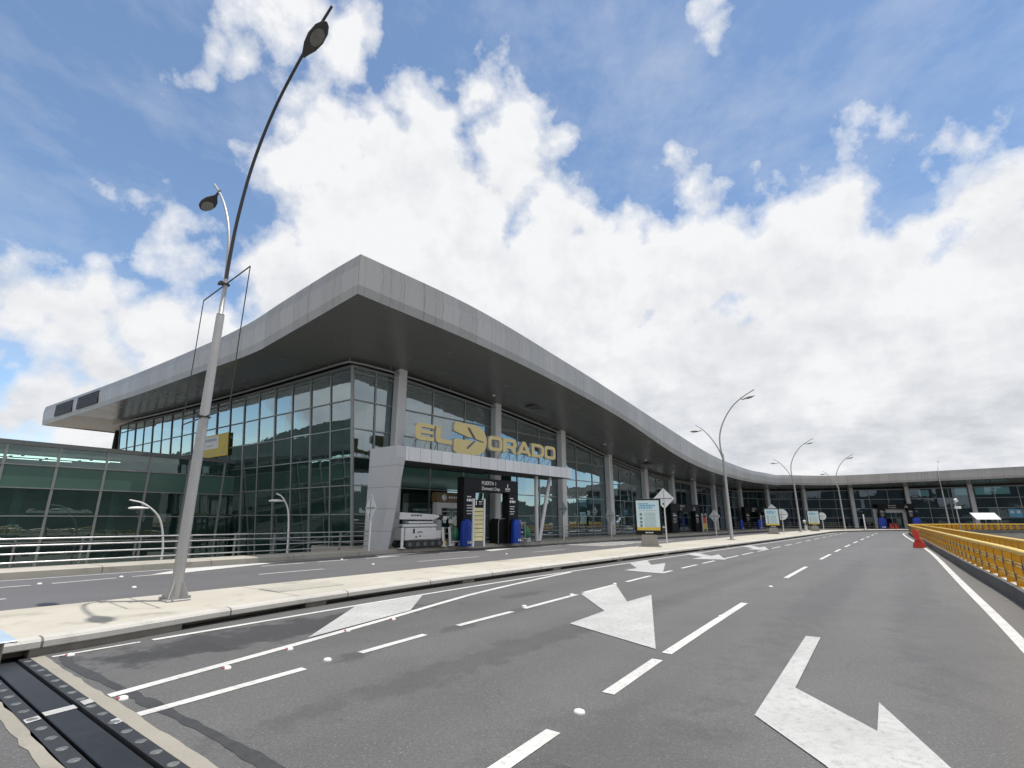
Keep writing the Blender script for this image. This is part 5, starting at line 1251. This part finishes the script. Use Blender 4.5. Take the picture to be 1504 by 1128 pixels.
for x, y, r in BL:
    c = unit(ray(x, y)); e = ((unit(ray(x + r, y)) - c).length + (unit(ray(x, y + r)) - c).length) / 2
    n = nd(nt, 'ShaderNodeVectorMath', operation='DISTANCE'); nt.links.new(wdir, n.inputs[0]); n.inputs[1].default_value = c
    f = mth(nt, 'MULTIPLY_ADD', n.outputs['Value'], -1.0, e)
    acc = f if acc is None else mth(nt, 'SMOOTH_MAX', acc, f, .02)
# clouds over the rest of the dome, away from this part of the sky
sepd = nd(nt, 'ShaderNodeSeparateXYZ'); nt.links.new(dirn, sepd.inputs[0])
back = mth(nt, 'MULTIPLY_ADD', noise(nt, dirn, 2.2, 3, .5), .9, -.32)
back = mth(nt, 'SUBTRACT', back, mth(nt, 'MULTIPLY', ramp(nt, mth(nt, 'ADD', mth(nt, 'MULTIPLY', sepd.outputs[1], .5), .5), [(.5, 0.0), (.62, 1.0)]), .5))
back = mth(nt, 'MINIMUM', back, .12)
acc = mth(nt, 'MAXIMUM', acc, back)
fb = noise(nt, dirn, 7.0, 12, .62); fb2 = noise(nt, dirn, 24.0, 8, .6)
def puff(scale):
    v = nd(nt, 'ShaderNodeTexVoronoi'); v.feature = 'SMOOTH_F1'; v.inputs['Scale'].default_value = scale; v.inputs['Smoothness'].default_value = .35
    nt.links.new(wdir, v.inputs['Vector']); return mth(nt, 'SUBTRACT', .45, v.outputs['Distance'])
pf = mth(nt, 'ADD', mth(nt, 'MULTIPLY', puff(11.0), .060), mth(nt, 'MULTIPLY', puff(26.0), .040))
acc = mth(nt, 'MINIMUM', acc, .11)
den = mth(nt, 'ADD', mth(nt, 'ADD', acc, pf), mth(nt, 'ADD', mth(nt, 'MULTIPLY_ADD', fb, .17, -.085), mth(nt, 'MULTIPLY_ADD', fb2, .07, -.035)))
alpha = ramp(nt, mth(nt, 'MULTIPLY_ADD', den, 4.0, .3), [(.25, 0.0), (.32, .45), (.45, 1.0)])
wis = ramp(nt, noise(nt, scaled(nt, dirn, 3.0, 1.0, 5.0), 2.0, 8, .65), [(.45, 0.0), (.8, .30)])
alpha = mth(nt, 'MAXIMUM', alpha, wis)
# cloud shade: thick parts greyer, lit tops brighter
upv = nd(nt, 'ShaderNodeVectorMath', operation='ADD'); nt.links.new(dirn, upv.inputs[0]); upv.inputs[1].default_value = (.01, 0, .035)
lit = mth(nt, 'SUBTRACT', noise(nt, dirn, 7.0, 6, .55), noise(nt, upv.outputs[0], 7.0, 6, .55))
thick = ramp(nt, den, [(.05, 0.0), (.34, 1.0)])
low = ramp(nt, sepd.outputs[2], [(.04, 1.0), (.52, 0.0)])
zc_ = mth(nt, 'ADD', mth(nt, 'MAXIMUM', sepd.outputs[2], 0.0), .22)
plane = nd(nt, 'ShaderNodeCombineXYZ'); nt.links.new(mth(nt, 'DIVIDE', sepd.outputs[0], zc_), plane.inputs[0]); nt.links.new(mth(nt, 'DIVIDE', sepd.outputs[1], zc_), plane.inputs[1])
big = ramp(nt, noise(nt, plane.outputs[0], 1.9, 9, .6), [(.36, 0.0), (.62, 1.0)])
fine = mth(nt, 'SUBTRACT', noise(nt, dirn, 15.0, 9, .65), .5)
sh = mth(nt, 'ADD', mth(nt, 'MULTIPLY', mth(nt, 'MULTIPLY', thick, big), .30), mth(nt, 'MULTIPLY', mth(nt, 'MULTIPLY', low, big), .52))
sh = mth(nt, 'SUBTRACT', mth(nt, 'ADD', sh, mth(nt, 'MULTIPLY', thick, .04)), mth(nt, 'MULTIPLY', lit, .95))
sh = mth(nt, 'SUBTRACT', sh, mth(nt, 'MULTIPLY', fine, .45))
sh = mth(nt, 'SUBTRACT', sh, mth(nt, 'MULTIPLY', pf, .9))
shc = mth(nt, 'MAXIMUM', mth(nt, 'MINIMUM', sh, .6), 0.0)
cc = mixc(nt, shc, (.92 / STR, .925 / STR, .94 / STR), (.36 / STR, .41 / STR, .49 / STR))
skyc = mixc(nt, 1.0, sky.outputs[0], (2.25, 2.2, 2.0), 'MULTIPLY')
nt.links.new(mixc(nt, alpha, skyc, cc), bg.inputs[0])
cd = bpy.data.cameras.new('camera'); cam = bpy.data.objects.new('camera', cd); COL.objects.link(cam)
cd.sensor_width = 36; cd.lens = F / 1504 * 36; cd.clip_end = 20000; cd.clip_start = .05
cam.location = (0, 0, EYE); cam.rotation_euler = (math.pi / 2 + PITCH, 0, 0); SC.camera = cam
SC.render.engine = 'CYCLES'; SC.cycles.max_bounces = 8; SC.cycles.transparent_max_bounces = 12; SC.cycles.glossy_bounces = 4
SC.cycles.use_denoising = True
SC.view_settings.view_transform = 'Standard'; SC.view_settings.look = 'None'; SC.view_settings.exposure = 0.0; SC.view_settings.gamma = 1.0
